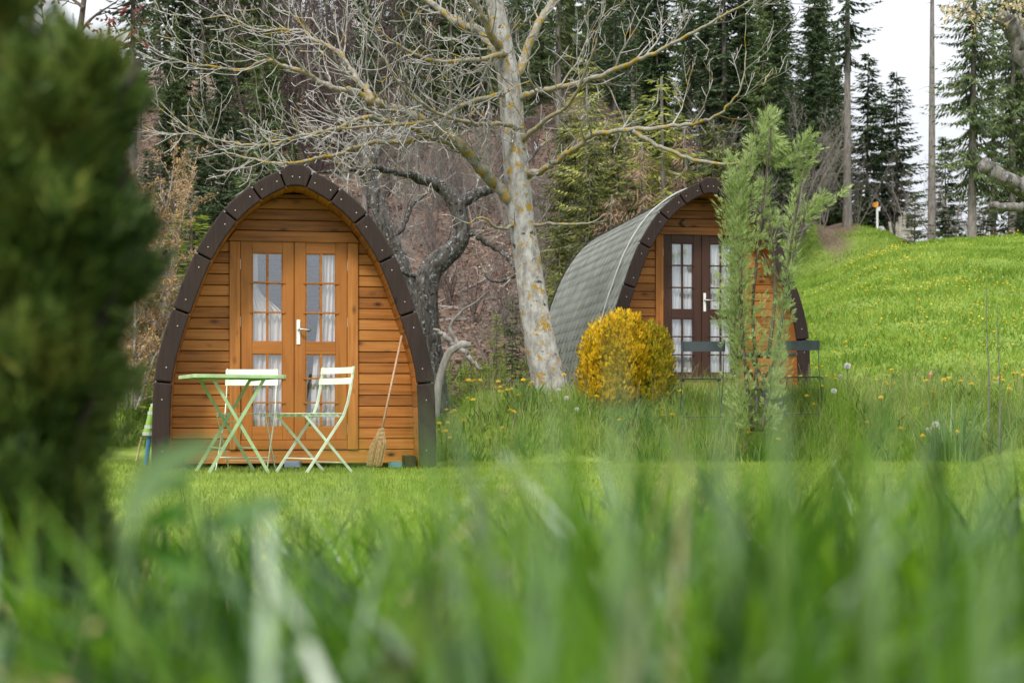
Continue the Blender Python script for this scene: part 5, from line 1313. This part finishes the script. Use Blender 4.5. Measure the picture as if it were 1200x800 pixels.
bl = [(735, 372, .55, .012, -10, F_pale, 'pale tall grass blade blurred before the golden bush'),
      (700, 470, .5, .013, -30, F_rich, 'green grass blade blurred below the golden bush'),
      (880, 430, .6, .016, -30, F_pale, 'pale grass blade blurred over the juniper foot'),
      (925, 300, .62, .007, -6, F_pale, 'thin pale grass blade blurred up the juniper'),
      (1010, 450, .5, .014, 40, F_pale, 'pale grass blade leaning outward over the meadow foot'),
      (960, 500, .45, .011, -20, F_rich, 'green grass blade blurred under the corner arch of the red-brown cabin'),
      (1180, 470, .55, .012, -25, F_pale, 'pale grass blade blurred at the frame edge over the strap-leaved plant'),
      (1120, 520, .5, .012, 50, F_rich, 'green grass blade leaning outward under the strap-leaved plant'),
      (500, 505, .7, .006, 10, F_rich, 'thin grass blade rising past the foot of the orange-brown cabin arch'),
      (600, 480, .62, .006, 14, F_pale, 'thin pale grass blade rising before the lichen covered trunk'),
      (520, 640, .6, .010, -6, F_pale, 'broad pale grass tip low in the long grass under the orange-brown cabin')]
for (px_, top_, Y_, w_, ln_, m_, lb_) in bl: tall_blade(px_, top_, Y_, w_, ln_, lb_, m_)
# broad pale blade folding over before the table, and small green leaves
mb = MB(); pts = [(150, 620, .8), (165, 578, .8), (190, 545, .8), (225, 528, .8), (270, 515, .8)]; 
q, rr = smooth_path(np.array([P(a, b, c) for a, b, c in pts]), np.array([.003, .006, .0075, .006, .0008]), 6); Vv = []
for i, p in enumerate(q):
    d = unit(q[min(i + 1, len(q) - 1)] - q[max(i - 1, 0)]); s = unit(np.cross(d, [0, 1, .3])); Vv += [p - s * rr[i], p + np.array([0, .002, 0]), p + s * rr[i]]
# its stalk goes down into the grass
mb.add(Vv, [f for k in range(len(q) - 1) for f in ((k * 3, k * 3 + 1, k * 3 + 4, k * 3 + 3), (k * 3 + 1, k * 3 + 2, k * 3 + 5, k * 3 + 4))])
g0 = P(146, 640, .8); mb.tube([(g0[0] - .005, .8, 0), tuple(q[0])], [.003, .003], 5, False)
tag(mb.build('grass_blade', F_pale, None, smooth_sh=True), 'broad pale blade folding over below the mint table, out of focus', 'grass blade', 'single blades before the lens')

def leafy_weed(px, top, Y, label, n=9, seed=1, mat=None, L=.09):
    r = np.random.default_rng(seed); x = (px - 600) / F * Y; h = EYE + (HOR - top) / F * Y
    t = thing('leafy_weed', label, 'plant', (x, Y, 0)); b = MB(); b.tube([(0, 0, 0), (.01, 0, h * .5), (0, .01, h * .92)], [.003, .0025, .0015], 5); b.build('stem', mat or F_rich, t)
    z = np.linspace(h * .45, h * .95, n); a = np.arange(n) * 2.4; c = np.stack([0 * a, 0 * a, z], 1); d = unit(np.stack([np.cos(a), np.sin(a), .35 + 0 * a], 1)); nn = unit(np.stack([0 * a, 0 * a, 1 + 0 * a], 1) + r.normal(0, .3, (n, 3)))
    V = diamonds(c, d, nn, np.full(n, L) * r.uniform(.7, 1.2, n), np.full(n, L * .38)); bulk('leaves', V, quads_of(V), mat or F_rich, t)
leafy_weed(212, 500, 1.15, 'blurred green leafy weed over the legs of the mint table', 9, 3, None, .05)
leafy_weed(232, 545, 1.0, 'dark green leafy weed below the mint table', 10, 4, foliage('deep_green_leaf', [(.025, .09, .01), (.06, .16, .02)], 6, .45), .07)
leafy_weed(178, 548, .95, 'dark green leafy weed between the dark conifer and the pale folding blade', 12, 6, foliage('weed_green', [(.02, .075, .008), (.07, .19, .02)], 6, .45), .06)
leafy_weed(128, 590, .9, 'low leafy weed against the lower flank of the dark conifer', 14, 7, foliage('weed_green_dark', [(.015, .06, .008), (.05, .13, .016)], 6, .45), .06)
leafy_weed(268, 575, .85, 'low leafy weed under the mint bistro table, deep in the long grass', 12, 8, F_rich, .055)
leafy_weed(96, 705, .8, 'tan seed head weed low beside the dark conifer', 12, 5, foliage('tan_seed', [(.30, .22, .10), (.45, .34, .18)], 6, .35), .022)

# ------------------------------------------------------------------ leafy clumps and tall stalks on the bank
F_strap = foliage('strap_leaves', [(.08, .16, .05), (.17, .28, .09), (.3, .4, .18)], 3, .35, .4, .5, .4)
def strap_plant(px, Y, h, n, label, seed, wid=(.014, .026), spread=.5, rad=.16):
    r = np.random.default_rng(seed); x = (px - 600) / F * Y; z = T(x, Y)
    t = thing('strap_leaved_plant', label, 'plant', (x, Y, z)); a = r.uniform(0, 6.28, n); rr = rad * np.sqrt(r.random(n)); c = np.stack([np.cos(a) * rr, np.sin(a) * rr, 0 * a - .02], 1)
    V, Fc = blades(c, h * r.uniform(.55, 1.05, n), r.uniform(*wid, n), a + r.normal(0, .4, n), r.uniform(.05, spread, n), 6); bulk('leaves', V, Fc, F_strap, t, True); return t
t = strap_plant(1118, 15.7, .78, 90, 'clump of long grey-green strap leaves at the foot of the meadow', 1, rad=.22, spread=.6)
m = MB(); m.tube([(-.10, -.02, 0), (-.13, -.03, .55), (-.17, -.03, .86), (-.20, -.03, .90), (-.225, -.03, .87)], .006, 5); m.build('flower_stalk', F_strap, t)
m = MB(); m.tube([(-.223, -.03, .88), (-.235, -.03, .84), (-.238, -.03, .79)], [.008, .022, .012], 7); m.build('dead_flower', M_tan, t)
strap_plant(915, 16.5, .42, 80, 'low clump of narrow dark leaves by the juniper foot', 2, (.010, .018), .7, .30)
strap_plant(842, 16.3, .40, 50, 'sparse clump of narrow leaves between the golden bush and the juniper', 3, (.008, .016), .7, .25)
strap_plant(1098, 15.9, .45, 60, 'low leafy clump beside the long strap leaves', 4, (.012, .03), .9, .25)
def stalk(px, top, Y, label, seed):
    r = np.random.default_rng(seed); x = (px - 600) / F * Y; z = T(x, Y); h = EYE + (HOR - top) / F * Y - z
    t = thing('tall_stalk', label, 'plant', (x, Y, z)); b = MB(); q = [(0, 0, 0), (.01, 0, h * .4), (-.01, .01, h * .75), (-.02, 0, h)]; b.tube(q, [.008, .007, .005, .003], 6); b.build('stem', M_brush2, t)
    n = 90; zz = h * r.uniform(.35, 1.02, n); c = np.stack([r.normal(0, .015, n), r.normal(0, .015, n), zz], 1); d = unit(r.normal(0, .6, (n, 3)) + [0, 0, .6]); V = diamonds(c, d, unit(r.normal(0, 1, (n, 3))), r.uniform(.03, .09, n), r.uniform(.008, .016, n)); bulk('leaves', V, quads_of(V), F_bank, t)
stalk(1158, 336, 15.8, 'taller dry stalk with a pale tuft over the strap-leaved clump', 1)
stalk(1171, 358, 15.7, 'shorter green stalk with small leaves next to the dry one', 2)

# ------------------------------------------------------------------ dandelions
F_dand = foliage('dandelion_yellow', [(.62, .40, .005), (.80, .56, .01)], 8, .25)
F_stalk = foliage('dandelion_stalk', [(.10, .17, .03), (.17, .24, .06)], 4, .35)
def dandelion_meshes(h, rad, seed):
    b = MB(); b.tube([(0, 0, 0), (.006, .004, h * .5), (0, .01, h)], .0035, 4, False)
    ms = bpy.data.meshes.new('stem'); ms.from_pydata(b.v, [], b.f); ms.materials.append(F_stalk)
    r = random.Random(seed); b = MB(); k = 14
    for ring, (rr, dz) in enumerate(((rad, .0), (rad * .7, .008), (rad * .4, .014))):
        for i in range(k):
            a = 6.283 * (i + .5 * ring) / k + r.uniform(-.1, .1); w_ = 6.283 / k * .5
            b.add([(0, .01, h + dz * .6), (math.cos(a - w_) * rr * .8, .01 + math.sin(a - w_) * rr * .8, h + dz), (math.cos(a) * rr, .01 + math.sin(a) * rr, h + dz + .002), (math.cos(a + w_) * rr * .8, .01 + math.sin(a + w_) * rr * .8, h + dz)], [(0, 1, 2, 3)])
    b.tube([(0, .01, h - .012), (0, .01, h)], [.006, .012], 6)
    mf = bpy.data.meshes.new('flower_head'); mf.from_pydata(b.v, [], b.f); mf.materials.append(F_dand); return ms, mf
DM = [dandelion_meshes(h, rad, i) for i, (h, rad) in enumerate(((.17, .027), (.24, .03), (.30, .028), (.12, .026)))]
rd = random.Random(31)
def dandelion(x, y, label, group, var=None, sc=1.0):
    ms, mf = DM[var if var is not None else rd.randrange(4)]; o = thing('dandelion', label, 'dandelion', (x, y, T(x, y) - .01), rd.uniform(0, 6.28), group); o.scale = (sc,) * 3
    o.rotation_euler = (rd.uniform(-.05, .40), rd.uniform(-.25, .25), rd.uniform(-.6, .6))
    for nm, me in (('stem', ms), ('flower_head', mf)):
        c = bpy.data.objects.new(nm, me); COL.objects.link(c); c.parent = o
LBD, GBD = 'yellow dandelion among the rough grass of the low bank by the bushes', 'dandelions on the bank'
LMD, GMD = 'yellow dandelion in the short grass of the sloping meadow', 'dandelions on the meadow'
for i in range(34): px = rd.uniform(508, 600); Y = rd.uniform(16.2, 18.4); dandelion((px - 600) / F * Y, Y, LBD, GBD)
for i in range(24): px = rd.uniform(600, 800); Y = rd.uniform(15.9, 17.2); dandelion((px - 600) / F * Y, Y, LBD, GBD)
for i in range(46): px = rd.uniform(875, 1230); Y = rd.uniform(15.9, 18.6); dandelion((px - 600) / F * Y, Y, LBD, GBD, 1 + rd.randrange(2))
for i in range(180):
    Y = 18.5 + 13 * rd.random() ** 1.3; px = rd.uniform(950, 1215); dandelion((px - 600) / F * Y, Y, LMD, GMD, None, rd.uniform(.6, .95))
# those farther up the hill
n = 2600; x, Y, px = fan(n, 24, 45, 940, 1240); dens = .5 + .5 * np.sin(x * 1.1 + Y * .6) * np.sin(Y * .8 - x * .5); keep = rng.random(n) < dens ** 2.4; x, Y = x[keep], Y[keep]; n = len(x)
c = np.stack([x, Y, terrain(x, Y) + rng.uniform(.05, .2, n)], 1); a = rng.uniform(0, 6.28, n); d = np.stack([np.cos(a), np.sin(a), 0 * a], 1); nn = unit(np.stack([rng.normal(0, .25, n), -.5 + rng.normal(0, .25, n), np.ones(n)], 1))
d = unit(d - nn * (d * nn).sum(1, keepdims=True)); s = rng.uniform(.018, .032, n); V1 = diamonds(c - d * s[:, None] * .5, d, nn, s, s * 1.05); d2 = np.cross(d, nn); V2 = diamonds(c - d2 * s[:, None] * .5 + [0, 0, .004], unit(d2 + d * .5), nn, s, s); V = np.concatenate([V1, V2])
tag(bulk('dandelion_drift', V, quads_of(V), F_dand), 'countless far dandelions speckling the upper meadow', 'dandelions', kind='stuff')
# dandelion clocks
def clock_meshes():
    b = MB(); b.tube([(0, 0, 0), (.004, 0, .16), (0, 0, .30)], .0035, 4, False); ms = bpy.data.meshes.new('stem'); ms.from_pydata(b.v, [], b.f); ms.materials.append(F_stalk)
    r = np.random.default_rng(2); n = 220; d = unit(r.normal(0, 1, (n, 3))); V = diamonds(np.array([0, 0, .30]) + d * .006, d, unit(r.normal(0, 1, (n, 3))), np.full(n, .026), np.full(n, .006)); o = bulk('seed_head', V, quads_of(V), foliage('white_seed', [(.6, .6, .58), (.85, .85, .82)], 8, .5)); me = o.data; bpy.data.objects.remove(o); return ms, me
CM = clock_meshes()
for i, (px, Y, s) in enumerate(((977, 16.6, 1.1), (993, 16.9, 1.3), (985, 17.5, .9), (1096, 15.6, 1.2), (1088, 15.8, 1.0), (664, 16.2, .8), (655, 16.4, .7), (676, 16.1, .7))):
    x = (px - 600) / F * Y; o = thing('dandelion_clock', 'white dandelion seed head among the rough grass of the bank', 'dandelion clock', (x, Y, T(x, Y)), 0, 'dandelion clocks'); o.scale = (s,) * 3
    for nm, me in (('stem', CM[0]), ('seed_head', CM[1])):
        c = bpy.data.objects.new(nm, me); COL.objects.link(c); c.parent = o
